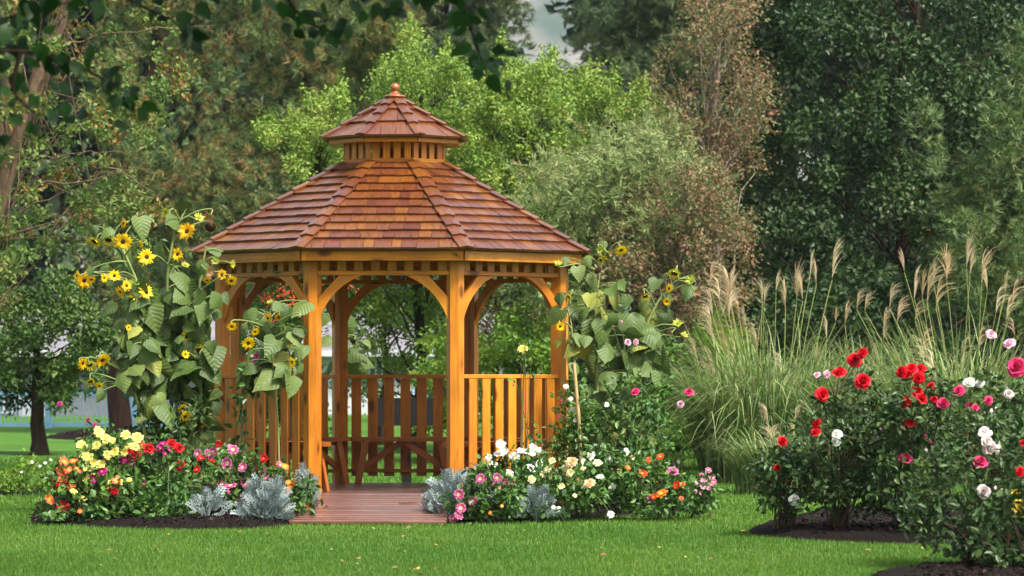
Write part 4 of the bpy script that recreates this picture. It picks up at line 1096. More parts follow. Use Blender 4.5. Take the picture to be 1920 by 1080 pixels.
sunflower('short sunflower low at left above the yellow dahlias', [(280, 930), (275, 820), (255, 740), (225, 690), (200, 672)], Ysl - .25,
    [(*zL(210, 1030), 'fresh', 34), (*zL(85, 1050), 'fresh', 28), (*zL(130, 1060), 'droop', 24), (187, 724, 'fresh', 22), (170, 715, 'droop', 20), (*zL(375, 825), 'fresh', 14)],
    [(250, 690, 56), (230, 715, 56), (250, 735, 52), (195, 740, 34), (157, 735, 36), (235, 640, 40), (280, 690, 50), (215, 660, 34)] + leafpts([(230, 640), (300, 640), (320, 780), (270, 800), (245, 750)], 12, 437), 436)
sunflower('sunflower filling the left front bay of the gazebo', [(525, 930), (522, 800), (512, 690), (505, 590), (510, 570)], 32.72,
    [(*zM(370, 435), 'fresh', 24), (*zM(462, 428), 'fresh', 18), (*zM(262, 550), 'fresh', 20), (*zM(205, 645), 'fresh', 30), (*zM(550, 625), 'droop', 30), (*zM(575, 805), 'fresh', 24), (*zM(530, 840), 'fresh', 18), (*zM(390, 300), 'bud', 18), (*zM(65, 505), 'fresh', 22), (*zM(640, 440), 'seed', 12)],
    [(500, 655, 74), (505, 705, 70), (495, 615, 40), (530, 612, 34), (470, 610, 36), (455, 660, 36), (540, 585, 40), (520, 575, 34), (560, 625, 40), (555, 670, 36), (480, 590, 34), (470, 690, 34), (450, 610, 28)] + leafpts([(450, 600), (510, 570), (565, 580), (572, 680), (540, 745), (480, 735), (445, 680)], 15, 455), 438, rstem=.012)
sunflower('sunflower with big hanging leaves outside the back left bay', [(645, 900), (643, 760), (645, 640), (650, 580)], 37.3,
    [(*zM(1010, 265), 'fresh', 16), (662, 640, 'seed', 18)],
    [(655, 610, 50), (665, 660, 62), (685, 670, 56), (645, 640, 50), (690, 620, 26), (660, 690, 50), (640, 590, 40), (692, 640, 24), (610, 640, 40), (605, 600, 40), (612, 690, 40)], 440, rstem=.013)
Ysr = 33.6
sunflower('tall sunflower at the right eave of the gazebo', [(1128, 930), (1122, 800), (1118, 680), (1116, 580), (1125, 500), (1135, 478)], Ysr,
    [(*zR(650, 130), 'fresh', 28), (*zR(550, 155), 'dry', 20), (*zR(485, 205), 'droop', 26), (*zR(455, 300), 'seed', 24), (*zR(120, 250), 'bud', 22), (*zR(470, 125), 'bud', 18)],
    [(1150, 488, 46), (1115, 530, 52), (1085, 512, 40), (1130, 460, 24), (1060, 490, 24), (1100, 488, 30), (1105, 560, 40), (1150, 550, 44), (1135, 600, 56), (1140, 655, 62), (1125, 640, 44), (1160, 560, 40), (1180, 560, 36), (1160, 600, 40), (1090, 600, 36), (1175, 620, 40), (1075, 585, 40), (1165, 680, 46), (1150, 720, 50), (1100, 680, 50)] + leafpts([(1085, 560), (1170, 540), (1195, 700), (1175, 850), (1100, 850), (1080, 700)], 15, 451), 442, yellow=.14)
sunflower('thin sunflower with a hanging yellow leaf before the right gazebo post', [(1093, 930), (1085, 800), (1078, 690), (1072, 610), (1062, 565)], Ysr - .3,
    [(*zR(210, 525), 'droop', 20), (*zR(135, 775), 'fresh', 22)],
    [(1042, 590, 44), (1052, 560, 34), (1030, 600, 36), (1058, 640, 36), (1095, 590, 34), (1050, 645, 28), (1085, 640, 40), (1070, 660, 40), (1098, 640, 34), (1082, 690, 36)], 444, rstem=.012, yellow=.1)
sunflower('sunflower leaning right towards the tall grass plumes', [(1175, 930), (1180, 780), (1190, 680), (1215, 600), (1240, 555), (1270, 525), (1292, 518)], Ysr + .1,
    [(*zR(1100, 325), 'droop', 30), (*zR(1250, 385), 'bud', 30), (*zR(1275, 475), 'dry', 22), (*zR(1035, 565), 'fresh', 18), (*zR(1055, 455), 'fresh', 20), (*zR(855, 520), 'droop', 22), (*zR(1075, 825), 'dry', 20), (*zR(1180, 850), 'bud', 22), (*zR(1130, 750), 'bud', 26)],
    [(1228, 535, 40), (1290, 545, 44), (1260, 560, 36), (1245, 520, 28), (1225, 580, 44), (1205, 570, 40), (1240, 590, 40), (1210, 610, 50), (1260, 605, 36), (1225, 630, 44), (1200, 650, 56), (1190, 680, 50), (1235, 650, 40), (1210, 700, 50), (1180, 600, 36), (1170, 640, 40), (1195, 740, 46), (1230, 700, 36)] + leafpts([(1165, 600), (1240, 580), (1250, 700), (1215, 800), (1170, 800)], 14, 453), 446)
cn = thing('garden_cane', 'pale bamboo cane leaning beside the right gazebo post', 'cane', P(1092, 925, Ysr - .4) * np.array([1, 1, 0]))
cb = np.array(cn.location); V, F = tube(np.array([P(1093, 930, Ysr - .4), P(1085, 780, Ysr - .4), P(1076, 680, Ysr - .4)]) - cb, [.018, .017, .015], 8)
obj('cane', mesh('cane', V, F, M['cane'], smooth=True), cn)
# ------------------------------------------------------------------ mulch beds
M['mulch'] = plain_mat('dark_bark_mulch', (0.013, 0.009, 0.007), 0.95, (0.006, 0.004, 0.0035), 35, 1.0, 0.1)
M['chip'] = leaf_mat('mulch_chips', [(0.007, 0.005, 0.004), (0.015, 0.010, 0.008), (0.028, 0.018, 0.014), (0.09, 0.06, 0.045)], pos=[0, .4, .93, 1], rough=.9, trans=0, spec=.1, perobj=False)
BEDS = []
def mulch_bed(label, outline, height, seed):
    r = np.random.default_rng(seed)
    o = np.array([GP(x, y)[:2] if not isinstance(y, tuple) else y for x, y in outline]); c = o.mean(0)
    # resample and round the outline
    seg = np.linalg.norm(np.roll(o, -1, 0) - o, axis=1); s = np.concatenate([[0], np.cumsum(seg)]); q = np.linspace(0, s[-1], 65)[:-1]
    oo = np.concatenate([o, o[:1]]); ring = np.stack([np.interp(q, s, oo[:, i]) for i in range(2)], 1)
    for _ in range(2): ring = (np.roll(ring, 1, 0) + 2 * ring + np.roll(ring, -1, 0)) / 4
    ring += r.normal(size=ring.shape) * .012
    BEDS.append(ring)
    V, F = [], []; n = len(ring); lv = [(1.0, -.02), (.985, .25), (.93, .6), (.8, .9), (.5, 1.0), (.2, 1.0)]
    for t, h in lv:
        for p in ring:
            xy = c + (p - c) * t; V.append((xy[0], xy[1], float(ground_z(0, xy[1])) + h * height + (r.normal() * .008 if h > 0 else 0)))
    for i in range(len(lv) - 1):
        for j in range(n): F.append((i * n + j, i * n + (j + 1) % n, (i + 1) * n + (j + 1) % n, (i + 1) * n + j))
    F.append(tuple((len(lv) - 1) * n + j for j in range(n)))
    b = tag(obj('mulch_bed', mesh('mulch_bed', V, F, M['mulch'], smooth=True)), label, 'flower bed', kind='structure')
    lo, hi = ring.min(0), ring.max(0); N = int(1300 * np.prod(hi - lo)); N = min(N, 9000)
    xy = lo + r.random((N, 2)) * (hi - lo); k = inpoly(c + (ring - c) * .99, xy[:, 0], xy[:, 1]); xy = xy[k]
    # height of the mound at each chip
    d = np.array([np.min(np.linalg.norm(ring - p, axis=1)) for p in xy]); hz = height * np.clip(d / .35, 0.05, 1)
    pos = np.stack([xy[:, 0], xy[:, 1], ground_z(0, xy[:, 1]) + hz], 1); m = len(pos)
    V, F = scatter(DIAM_V, DIAM_F, pos, r.normal(size=(m, 3)) * [1, 1, .3], r.normal(size=(m, 3)) * .5 + [0, 0, 1], r.uniform(.015, .05, m))
    obj('mulch_chips', mesh('mulch_chips', V, F, M['chip'], rnd=np.repeat(r.random(m), 2)), b, kind='stuff')
    return b
mulch_bed('dark mulch bed in front of the gazebo left of the ramp', [(52, 985), (150, 990), (330, 998), (480, 996), (545, 990), (578, 960), (585, 930), (420, 912), (180, 915), (70, 945)], .09, 501)
mulch_bed('dark mulch bed in front of the gazebo right of the ramp', [(842, 986), (960, 982), (1150, 972), (1290, 963), (1350, 955), (1340, 938), (1240, 915), (1040, 905), (880, 915), (835, 945)], .09, 503)
mulch_bed('mounded dark mulch bed under the rose bushes', [(1388, 1004), (1470, 1014), (1600, 1020), (1720, 1026), (1860, 1024), (2000, 1015), (2010, 968), (1800, 955), (1560, 962), (1440, 985)], .10, 505)
mulch_bed('dark mulch under the nearest rose bush in the corner', [(1625, 1080), (1700, 1066), (1850, 1056), (2040, 1056), (2060, 1140), (1900, 1150), (1700, 1130)], .05, 507)
mulch_bed('strip of bare mulch behind the left flower bed', [(-120, 936), (-10, 932), (90, 926), (100, 918), (60, 912), (-120, 916)], .03, 509)
mulch_bed('mulch ring round the pine trunk on the far lawn', [(80, 822), (150, 826), (260, 824), (300, 815), (240, 808), (150, 808)], .06, 511)

# ------------------------------------------------------------------ flowers
def petal_mat(name, inner, outer, edge=None, e0=.55):
    m, nd, lk, out = new_mat(name)
    a = nd.new('ShaderNodeAttribute'); a.attribute_name = 'rad'
    cols = [inner, outer] + ([edge] if edge else []); pos = [0.15, e0] + ([.95] if edge else [])
    rp = ramp(nd, cols, pos); lk.new(a.outputs['Fac'], rp.inputs[0])
    oi = nd.new('ShaderNodeObjectInfo'); v = ramp(nd, [(.78, .78, .78), (1.1, 1.1, 1.1)]); lk.new(oi.outputs['Random'], v.inputs[0])
    col = mixc(nd, lk, 1.0, rp.outputs[0], v.outputs[0], 'MULTIPLY')
    b = nd.new('ShaderNodeBsdfPrincipled'); b.inputs['Roughness'].default_value = .5; b.inputs['Specular IOR Level'].default_value = .2
    t = nd.new('ShaderNodeBsdfTranslucent'); lk.new(col, b.inputs['Base Color']); lk.new(col, t.inputs[0])
    mx = nd.new('ShaderNodeMixShader'); mx.inputs[0].default_value = .25
    lk.new(b.outputs[0], mx.inputs[1]); lk.new(t.outputs[0], mx.inputs[2]); lk.new(mx.outputs[0], out.inputs[0]); return m
PET = {
 'yellow': petal_mat('pale_yellow_petals', (.80, .62, .06), (.84, .74, .20)),
 'red': petal_mat('crimson_petals', (.55, .05, .01), (.58, .008, .02)),
 'magenta': petal_mat('magenta_and_white_petals', (.84, .74, .60), (.46, .010, .13), (.66, .22, .42), .5),
 'purple': petal_mat('purple_magenta_petals', (.50, .05, .2), (.40, .012, .16)),
 'coral': petal_mat('coral_orange_petals', (.80, .42, .05), (.74, .14, .06)),
 'orange': petal_mat('orange_petals', (.82, .50, .06), (.78, .20, .03)),
 'scarlet': petal_mat('scarlet_petals', (.70, .2, .03), (.72, .07, .02)),
 'white': petal_mat('white_petals', (.80, .78, .55), (.82, .82, .78)),
 'cream': petal_mat('cream_yellow_petals', (.80, .70, .22), (.82, .76, .42)),
 'peach': petal_mat('peach_petals', (.84, .60, .22), (.82, .52, .30)),
 'pink': petal_mat('soft_pink_petals', (.80, .5, .6), (.76, .30, .48)),
 'lime': petal_mat('green_buds', (.16, .24, .04), (.26, .34, .07)),
 'brown': petal_mat('spent_brown_heads', (.16, .08, .04), (.22, .11, .06)),
 'rose_red': petal_mat('red_rose_petals', (.50, .004, .012), (.66, .010, .022)),
 'rose_hot': petal_mat('hot_pink_rose_petals', (.66, .02, .12), (.74, .05, .18)),
 'rose_pink': petal_mat('pink_rose_petals', (.80, .38, .52), (.80, .48, .60)),
 'rose_blush': petal_mat('blush_rose_petals', (.82, .60, .55), (.82, .72, .70)),
 'rose_white': petal_mat('white_rose_petals', (.80, .76, .60), (.82, .82, .76)),
 'rose_yellow': petal_mat('yellow_rose_petals', (.84, .50, .03), (.86, .64, .08)),
}
M['pollen'] = plain_mat('yellow_flower_eye', (0.80, 0.50, 0.03), .7, (.65, .36, .02), 200, .5)

def cup_petals(layers, r):
    """petals as curved patches; layers = (count, length, width, rise, r0, curl)"""
    V, F, A = [], [], []
    for (n, L, w, rise, r0, curl) in layers:
        ph = r.random() * 6
        for i in range(n):
            a = ph + 2 * pi * (i + r.uniform(-.2, .2)) / n; l = L * r.uniform(.88, 1.12); el = rise + r.normal() * .08
            d = np.array([math.cos(a), math.sin(a), 0]); s = np.array([-math.sin(a), math.cos(a), 0]); k = len(V)
            for t, ww in ((0, .35), (.4, .9), (.75, 1.0), (1.0, .45)):
                e2 = el + curl * (t - .5); c = d * (r0 + l * t * math.cos(e2)) + np.array([0, 0, l * t * math.sin(e2)])
                for q in (-1, 0, 1):
                    V.append(c + s * w * ww * q - d * .22 * w * abs(q) * (1 if el > .5 else 0) + np.array([0, 0, .12 * w * abs(q)])); A.append(t)
            for i2 in range(3):
                for j in range(2): F.append((k + 3 * i2 + j, k + 3 * i2 + j + 1, k + 3 * i2 + j + 4, k + 3 * i2 + j + 3))
    return V, F, A
BLOOM = {}
def bloom_mesh(shape, col, v):
    key = (shape, col, v)
    if key not in BLOOM:
        r = np.random.default_rng(520 + v * 13 + len(col))
        if shape == 'single': lay = [(8, .8, .30, .18, .12, -.25)]
        elif shape == 'dahlia': lay = [(9, .82, .26, .12, .12, -.2), (8, .62, .23, .45, .10, -.1)]
        elif shape == 'full': lay = [(10, .85, .25, .08, .1, -.2), (9, .7, .23, .4, .1, 0), (7, .48, .2, .8, .06, .2)]
        elif shape == 'rose': lay = [(6, .85, .5, .25, .08, -.5), (6, .75, .46, .65, .06, -.3), (5, .62, .40, 1.0, .05, .2), (4, .5, .28, 1.3, .02, .3)]
        else: lay = [(4, .9, .30, 1.25, .12, .35), (3, .85, .25, 1.4, .05, .2)]
        V, F, A = cup_petals(lay, r); mi = [0] * len(F)
        if shape in ('single', 'dahlia'):
            a, b = dome(.20, .10, .03, 8, 2); k = len(V); V = V + a; F = F + [tuple(i + k for i in f) for f in b]; A = A + [0] * len(a); mi += [1] * len(b)
        BLOOM[key] = mesh('bloom', V, F, mats=[PET[col], M['pollen']], mi=mi, pattr=A, smooth=True)
    return BLOOM[key]

M['dahlia_leaf'] = leaf_mat('dahlia_leaves', [(0.02, 0.058, 0.012), (0.038, 0.10, 0.018), (0.062, 0.148, 0.024), (0.10, 0.20, 0.035), (0.17, 0.25, 0.045)], rough=.42, trans=.22, spec=.4, perobj=False)
M['dahlia_stem'] = plain_mat('dahlia_stems', (0.06, 0.12, 0.03), .6, (0.10, 0.09, 0.04), 12)
M['silver'] = leaf_mat('silver_felted_leaves', [(0.16, 0.21, 0.20), (0.22, 0.275, 0.265), (0.27, 0.325, 0.32), (0.33, 0.39, 0.39)], rough=.8, trans=.15, spec=.1, perobj=False)
M['rose_leaf'] = leaf_mat('rose_leaves', [(0.016, 0.038, 0.011), (0.030, 0.066, 0.017), (0.050, 0.100, 0.026), (0.080, 0.13, 0.036), (0.10, 0.13, 0.03), (0.13, 0.05, 0.03)], pos=[0, .25, .55, .84, .93, 1], rough=.42, trans=.2, spec=.3, perobj=False)
M['rose_cane'] = plain_mat('rose_canes', (0.05, 0.06, 0.025), .6, (0.10, 0.045, 0.03), 12)

def flower_bush(name, label, cat, bpx, poly, Y, nclump, rpx, leaf, stem, lsize, blooms, seed, group, cov=1.3, dY=.22, up=.7, canes=14, shell=.3, hue=.4, lean=.3, cane_r=.005, buds=0, budcol=None, extra=0):
    """blooms: (px, py, colour, shape, diameter px)"""
    r = np.random.default_rng(seed); base = np.array([(bpx - 960) / FPX * Y, Y, float(ground_z(0, Y)) + .04])
    t = thing(name, label, cat, base, group)
    c, rad = px_clumps(poly, nclump, Y, dY, rpx, r)
    c[:, 2] = np.maximum(c[:, 2], base[2] + .06)
    V, F, R = foliage(c, rad, cov, OVAL_V, OVAL_F, lsize, r, up=up, shell=shell, hue=hue)
    V[:, 2] = np.maximum(V[:, 2], base[2] + .01)
    obj('foliage', mesh('foliage', V - base, F, M[leaf], rnd=R), t, kind='stuff')
    a = Acc()
    for i in range(canes):
        q = c[r.integers(len(c))]; s = base + np.array([r.normal() * .06, r.normal() * .05, -.03])
        p = curve3(s, q, (-(q[0] - s[0]) * .15, 0, .1), 6); a.tube(p - base, np.linspace(cane_r, cane_r * .6, 6), 5)
    for i, (x, y, col, shape, dia) in enumerate(blooms):
        q = P(x, y, Y - dY * .9 + r.uniform(-.08, .10)); s = dia / 2 / FPX * Y * r.uniform(.85, 1.12)
        f = unit(np.array([r.normal() * .45, -.8 + r.normal() * .25, .5 + r.normal() * .3]))
        if shape == 'rosebud': f = unit(np.array([r.normal() * .25, -.2, 1]))
        o = obj('bloom', bloom_mesh(shape, col, i % 3), t); place(o, q - base, f, s, r.random() * 6)
        k = np.argmin(np.linalg.norm(c - q, axis=1) + (c[:, 2] > q[2] - .05) * .4); st = c[k]
        p = curve3(st, q - f * s * .1, (0, 0, .04), 5); a.tube(p - base, np.linspace(.004, .003, 5), 4)
    for i in range(extra):                 # smaller, half hidden blooms among the leaves
        b_ = blooms[r.integers(len(blooms))]; q = c[r.integers(len(c))] + np.array([r.normal() * .06, -dY * .5, r.uniform(0, .08)])
        o = obj('bloom', bloom_mesh(b_[3], b_[2], i % 3), t); place(o, q - base, unit(np.array([r.normal() * .6, -.7, .4 + r.normal() * .4])), b_[4] / 2 / FPX * Y * r.uniform(.5, .8), r.random() * 6)
    for i in range(buds):                  # unopened buds above the leaves
        q = c[r.integers(len(c))] + np.array([r.normal() * .05, -dY * .6 * r.random(), 0]); k = int(np.argmin(np.abs(c[:, 0] - q[0]))); q[2] = max(q[2], c[k][2]) + r.uniform(.02, .14)
        o = obj('bud', bloom_mesh('rosebud', budcol[i % len(budcol)], i % 3), t); place(o, q - base, (r.normal() * .3, -.2, 1), r.uniform(.010, .018), r.random() * 6)
        a.tube(curve3(c[k] - base, q - base, (0, 0, .03), 4), .0028, 4)
    V, F = a.get(); obj('stems', mesh('stems', V, F, M[stem], smooth=True), t, kind='stuff')
    return t

def z5(L): return [(40 + x * .302, 760 + y * .302) for x, y in L]
def z6(L): return [(780 + x * .3125, 780 + y * .3125) for x, y in L]
def fl(pts, col, shape, dia): return [(x, y, col, shape, dia) for x, y in pts]
gL, gR = 'dahlias in the bed left of the ramp', 'dahlias in the bed right of the ramp'
def dahlia(label, bpx, poly, Y, n, blooms, seed, group, **kw):
    return flower_bush('dahlia', label, 'dahlia', bpx, poly, Y, n, kw.pop('rpx', (13, 24)), 'dahlia_leaf', 'dahlia_stem', kw.pop('lsize', .062), blooms, seed, group, extra=9 if len(blooms) > 3 else 0, buds=14, budcol=('lime', 'brown', blooms[0][2]), **kw)
dahlia('coral orange dahlia at the far left end of the bed', 130, [(85, 975), (80, 920), (100, 890), (125, 870), (160, 880), (190, 920), (195, 980)], 31.1, 34,
    fl(z5([(265, 350), (325, 345), (240, 405), (290, 400), (215, 475), (255, 455), (235, 510), (310, 500), (175, 585), (345, 395), (590, 465)]), 'coral', 'single', 22) + fl(z5([(260, 628)]), 'red', 'single', 26) + fl(z5([(325, 535), (380, 585)]), 'yellow', 'single', 18) + fl(z5([(575, 535), (305, 495)]), 'red', 'full', 20), 531, gL)
dahlia('tall pale yellow dahlia in the left bed', 190, [(150, 960), (145, 880), (160, 840), (200, 815), (260, 830), (280, 880), (270, 960)], 31.3, 42,
    fl(z5([(480, 165), (522, 205), (570, 220), (375, 250), (392, 295), (465, 250), (650, 188), (718, 200), (700, 255), (745, 265), (578, 292), (535, 310), (412, 398), (360, 378), (492, 365), (440, 360), (400, 462), (460, 445), (640, 290), (500, 385), (425, 325)]), 'yellow', 'dahlia', 24) + fl(z5([(445, 460), (500, 408)]), 'purple', 'dahlia', 20), 533, gL)
dahlia('crimson dahlia beside the yellow one in the left bed', 270, [(235, 950), (235, 870), (260, 840), (330, 835), (350, 880), (345, 960)], 31.5, 36,
    fl(z5([(795, 270), (705, 305), (935, 240), (980, 265), (970, 380), (670, 280)]), 'red', 'full', 26) + fl(z5([(640, 330), (615, 375), (680, 360), (880, 240), (860, 268)]), 'purple', 'dahlia', 20) + fl(z5([(490, 600), (500, 632)]), 'purple', 'single', 16), 535, gL)
dahlia('leafy dark green dahlia along the front of the left bed', 280, [(150, 985), (160, 930), (230, 900), (330, 900), (350, 940), (345, 985)], 31.0, 55,
    fl(z5([(575, 535)]), 'red', 'full', 14), 537, gL, lsize=.075)
dahlia('magenta and white dahlia before the left railing', 400, [(330, 960), (335, 870), (370, 845), (440, 840), (510, 860), (530, 900), (520, 950), (440, 965)], 31.45, 52,
    fl(z5([(1095, 300), (1160, 300), (1192, 285), (1315, 275), (1275, 360), (1375, 385), (1300, 500), (1390, 482), (1370, 585), (1245, 490), (1545, 445), (1255, 682)]), 'magenta', 'dahlia', 23) + fl(z5([(1115, 330), (1225, 240), (1505, 330), (1090, 400)]), 'red', 'dahlia', 18) + fl(z5([(1505, 407), (1305, 605)]), 'purple', 'single', 14), 539, gL)
dahlia('orange dahlia between the silver plant and the left post', 545, [(510, 985), (520, 910), (550, 890), (575, 920), (570, 970)], 31.4, 18,
    fl(z5([(1662, 515), (1620, 585), (1640, 640), (1635, 380)]), 'orange', 'single', 20), 541, gL)
dahlia('magenta and yellow dahlia beside the big silver plant', 905, [(852, 980), (855, 910), (880, 880), (930, 880), (965, 910), (970, 975)], 31.2, 36,
    fl(z6([(440, 388), (385, 375), (487, 370), (258, 470), (340, 510), (270, 552), (225, 615), (255, 595)]), 'magenta', 'dahlia', 22) + fl(z6([(515, 540), (445, 580), (335, 560)]), 'orange', 'single', 9), 551, gR)
dahlia('white dahlia before the right front railing', 960, [(915, 930), (920, 870), (960, 840), (1020, 845), (1040, 880), (1020, 930)], 32.2, 34,
    fl(z6([(510, 170), (500, 225), (630, 210), (668, 215), (705, 195), (590, 245), (465, 300), (740, 290), (690, 312), (560, 345), (525, 215)]), 'white', 'dahlia', 22), 553, gR)
dahlia('cream yellow dahlia in the middle of the right bed', 1050, [(975, 975), (975, 900), (1010, 870), (1080, 860), (1120, 880), (1130, 960)], 31.6, 46,
    fl(z6([(815, 270), (790, 320), (765, 350), (925, 340), (895, 315), (1090, 282), (870, 420), (695, 380)]), 'cream', 'dahlia', 18) + fl(z6([(1040, 405), (935, 275)]), 'peach', 'full', 24) + fl(z6([(1105, 365), (1168, 590)]), 'white', 'dahlia', 17), 555, gR)
dahlia('white flecked dahlia behind the cream one in the right bed', 1140, [(1080, 950), (1085, 870), (1120, 845), (1190, 850), (1210, 890), (1200, 955)], 32.0, 40,
    fl(z6([(1050, 240), (1150, 245), (1160, 270), (1262, 215), (1245, 505), (1178, 425)]), 'white', 'single', 18) + fl(z6([(1000, 330), (1300, 250), (1220, 330)]), 'cream', 'single', 11), 557, gR)
dahlia('orange red dahlia near the right end of the bed', 1235, [(1180, 960), (1180, 890), (1210, 865), (1260, 870), (1290, 900), (1290, 955)], 31.8, 38,
    fl(z6([(1360, 345), (1565, 415)]), 'scarlet', 'dahlia', 22) + fl(z6([(1475, 465)]), 'orange', 'dahlia', 24) + fl(z6([(1395, 265)]), 'coral', 'full', 14) + fl(z6([(1540, 330)]), 'magenta', 'full', 22), 559, gR)
dahlia('pink dahlia at the right tip of the bed', 1310, [(1275, 955), (1275, 900), (1300, 880), (1330, 895), (1335, 950)], 32.2, 20,
    fl(z6([(1755, 325), (1785, 395), (1715, 355)]), 'magenta', 'dahlia', 14) + fl(z6([(1680, 400), (1735, 385), (1720, 425), (1750, 432)]), 'pink', 'single', 13), 561, gR)

# silver dusty miller
def frond():
    V, F = [], []
    def quad(a, b, w0, w1, z):
        a, b = np.array(a), np.array(b); d = unit(b - a); s = np.array([-d[1], d[0], 0]); k = len(V)
        V.extend([a + s * w0, a - s * w0, b - s * w1, b + s * w1]); F.append((k, k + 1, k + 2, k + 3))
    quad((0, 0, 0), (.5, 0, .10), .03, .03, 0); quad((.5, 0, .10), (1, 0, .05), .03, .05, 0)
    for x in (.3, .48, .66, .84):
        for s in (-1, 1):
            L = .30 * (1.15 - .5 * x); z = .1 * math.sin(x * 3)
            quad((x, 0, z), (x + L * .6, s * L, z + .05), .022, .036, 0)
            quad((x + L * .3, s * L * .5, z + .02), (x + L * .9, s * L * .55, z + .04), .018, .028, 0)
    return np.array(V), np.array(F)
FR_V, FR_F = frond()
def dusty(label, bpx, bpy, Y, wpx, hpx, n, seed):
    r = np.random.default_rng(seed); base = np.array([(bpx - 960) / FPX * Y, Y, float(ground_z(0, Y)) + .05]); w = wpx / 2 / FPX * Y; h = hpx / FPX * Y
    t = thing('dusty_miller', label, 'silver plant', base, 'silver leaved plants in the beds')
    d = rdir(n, r); d[:, 2] = np.abs(d[:, 2]); rr = r.uniform(.45, 1.0, n)
    pos = d * rr[:, None] * np.array([w, w * .8, h * .86]) ; ax = d * np.array([.9, .9, .7]) + r.normal(size=(n, 3)) * .3 + [0, 0, .45]; nr = d * .6 + r.normal(size=(n, 3)) * .35 + [0, -.4, .4]
    V, F = scatter(FR_V, FR_F, pos * .85, ax, nr, r.uniform(.10, .16, n)); V[:, 2] = np.maximum(V[:, 2], .0)
    obj('leaves', mesh('leaves', V, F, M['silver'], rnd=np.repeat(r.random(n), len(FR_F))), t, kind='stuff')
    a = Acc()
    for i in range(12): a.tube(curve3((0, 0, -.03), pos[i] * .8, (0, 0, .05), 4), .006, 4)
    V, F = a.get(); obj('stems', mesh('stems', V, F, M['silver'], rnd=np.full(len(F), .2)), t, kind='stuff')
dusty('large silver lacy plant left of the ramp', 497, 985, 30.9, 92, 88, 210, 571)
dusty('sparse grey silver plant in the left bed beside the dark dahlia', 388, 975, 31.0, 60, 74, 34, 573)
dusty('thin silver plant against the left front post', 572, 960, 31.9, 50, 100, 60, 575)
dusty('big spreading silver plant at the right edge of the ramp', 852, 970, 31.5, 105, 100, 280, 577)
dusty('tall silver plant behind the magenta dahlia, near the right post', 900, 950, 31.9, 56, 80, 90, 581)
dusty('small silver plant between the white and cream dahlias', 1005, 950, 31.4, 58, 60, 70, 579)

# small black pot in the right bed
M['black_plastic'] = plain_mat('black_plastic', (0.010, 0.010, 0.011), .4, (0.015, 0.015, 0.016), 8)
pb = GP(1258, 966); pt_ = thing('plant_pot', 'small black plastic pot at the front of the right bed', 'pot', (pb[0], pb[1], pb[2] + .02))
prof = [(0, 0), (.03, 0), (.042, .085), (.048, .085), (.048, .10), (.038, .10), (.034, .06), (0, .06)]; V, F = [], []
for q, z in prof:
    for j in range(14): V.append((q * math.cos(j * 2 * pi / 14), q * math.sin(j * 2 * pi / 14), z))
for i in range(len(prof) - 1):
    for j in range(14): F.append((i * 14 + j, i * 14 + (j + 1) % 14, (i + 1) * 14 + (j + 1) % 14, (i + 1) * 14 + j))
obj('pot_body', mesh('pot_body', V, F, M['black_plastic'], smooth=True), pt_)

# leafy plants at the gazebo sides
def leafy(name, label, cat, bpx, poly, Y, n, leaf, lsize, blooms, seed, **kw):
    return flower_bush(name, label, cat, bpx, poly, Y, n, kw.pop('rpx', (13, 24)), leaf, 'dahlia_stem', lsize, blooms, seed, None, **kw)
leafy('climbing_vine', 'blue green vine climbing the left front railing', 'vine', 450, [(430, 860), (435, 760), (450, 690), (475, 680), (480, 730), (465, 800), (470, 860)], 32.75, 22, 'dahlia_leaf', .08, [(*zM(270, 750), 'purple', 'full', 12), (*zM(170, 850), 'purple', 'full', 12), (*zM(250, 810), 'purple', 'full', 10), (*zM(205, 690), 'red', 'full', 10)], 591, rpx=(9, 16), cov=.7, dY=.08)
leafy('leafy_plant', 'dark bushy plant under the left sunflowers', 'plant', 330, [(250, 880), (255, 780), (300, 740), (380, 760), (410, 800), (410, 870)], 33.0, 34, 'rose_leaf', .07, [], 593)
leafy('leafy_plant', 'dark leafy rose bush with pink buds under the right sunflowers', 'shrub', 1185, [(1080, 880), (1085, 760), (1130, 700), (1200, 680), (1250, 720), (1270, 800), (1265, 880)], 33.2, 52, 'dahlia_leaf', .058,
    [(*zR(655, 755), 'rose_pink', 'rosebud', 14), (*zR(585, 790), 'rose_hot', 'rosebud', 9), (*zR(708, 908), 'rose_pink', 'rose', 16), (*zR(776, 908), 'rose_pink', 'rose', 15), (1192, 735, 'rose_hot', 'rose', 18), (1292, 735, 'rose_hot', 'rose', 20), (1276, 758, 'rose_pink', 'rose', 15), (1138, 757, 'white', 'single', 9)], 595, cov=.75)
leafy('leafy_plant', 'low plant with white flowers beside the right gazebo post', 'plant', 1070, [(1040, 880), (1045, 740), (1075, 700), (1110, 740), (1115, 870)], 33.4, 30, 'dahlia_leaf', .055,
    fl([(1061, 725), (1070, 748), (1073, 768), (1080, 788), (1138, 760)], 'white', 'full', 11) + fl([(1052, 750), (1048, 780)], 'purple', 'single', 8), 597, cov=1.0)
leafy('leafy_plant', 'thin stemmed rose climbing in front of the right railing', 'plant', 985, [(965, 860), (955, 640), (985, 600), (1000, 680), (1015, 760), (1005, 860)], 32.6, 15, 'dahlia_leaf', .055, [(980, 655, 'yellow', 'dahlia', 22)], 599, rpx=(8, 14), cov=.45, dY=.06, shell=.1)
leafy('pale_shrub', 'small pale green shrub on the mulch strip at far left', 'shrub', 30, [(-30, 925), (-20, 890), (20, 870), (60, 862), (95, 880), (100, 925)], 38.5, 30, 'lf_bright', .045, fl([(60, 866), (75, 874), (85, 868), (40, 885), (95, 862)], 'white', 'single', 7), 601, cov=.7)
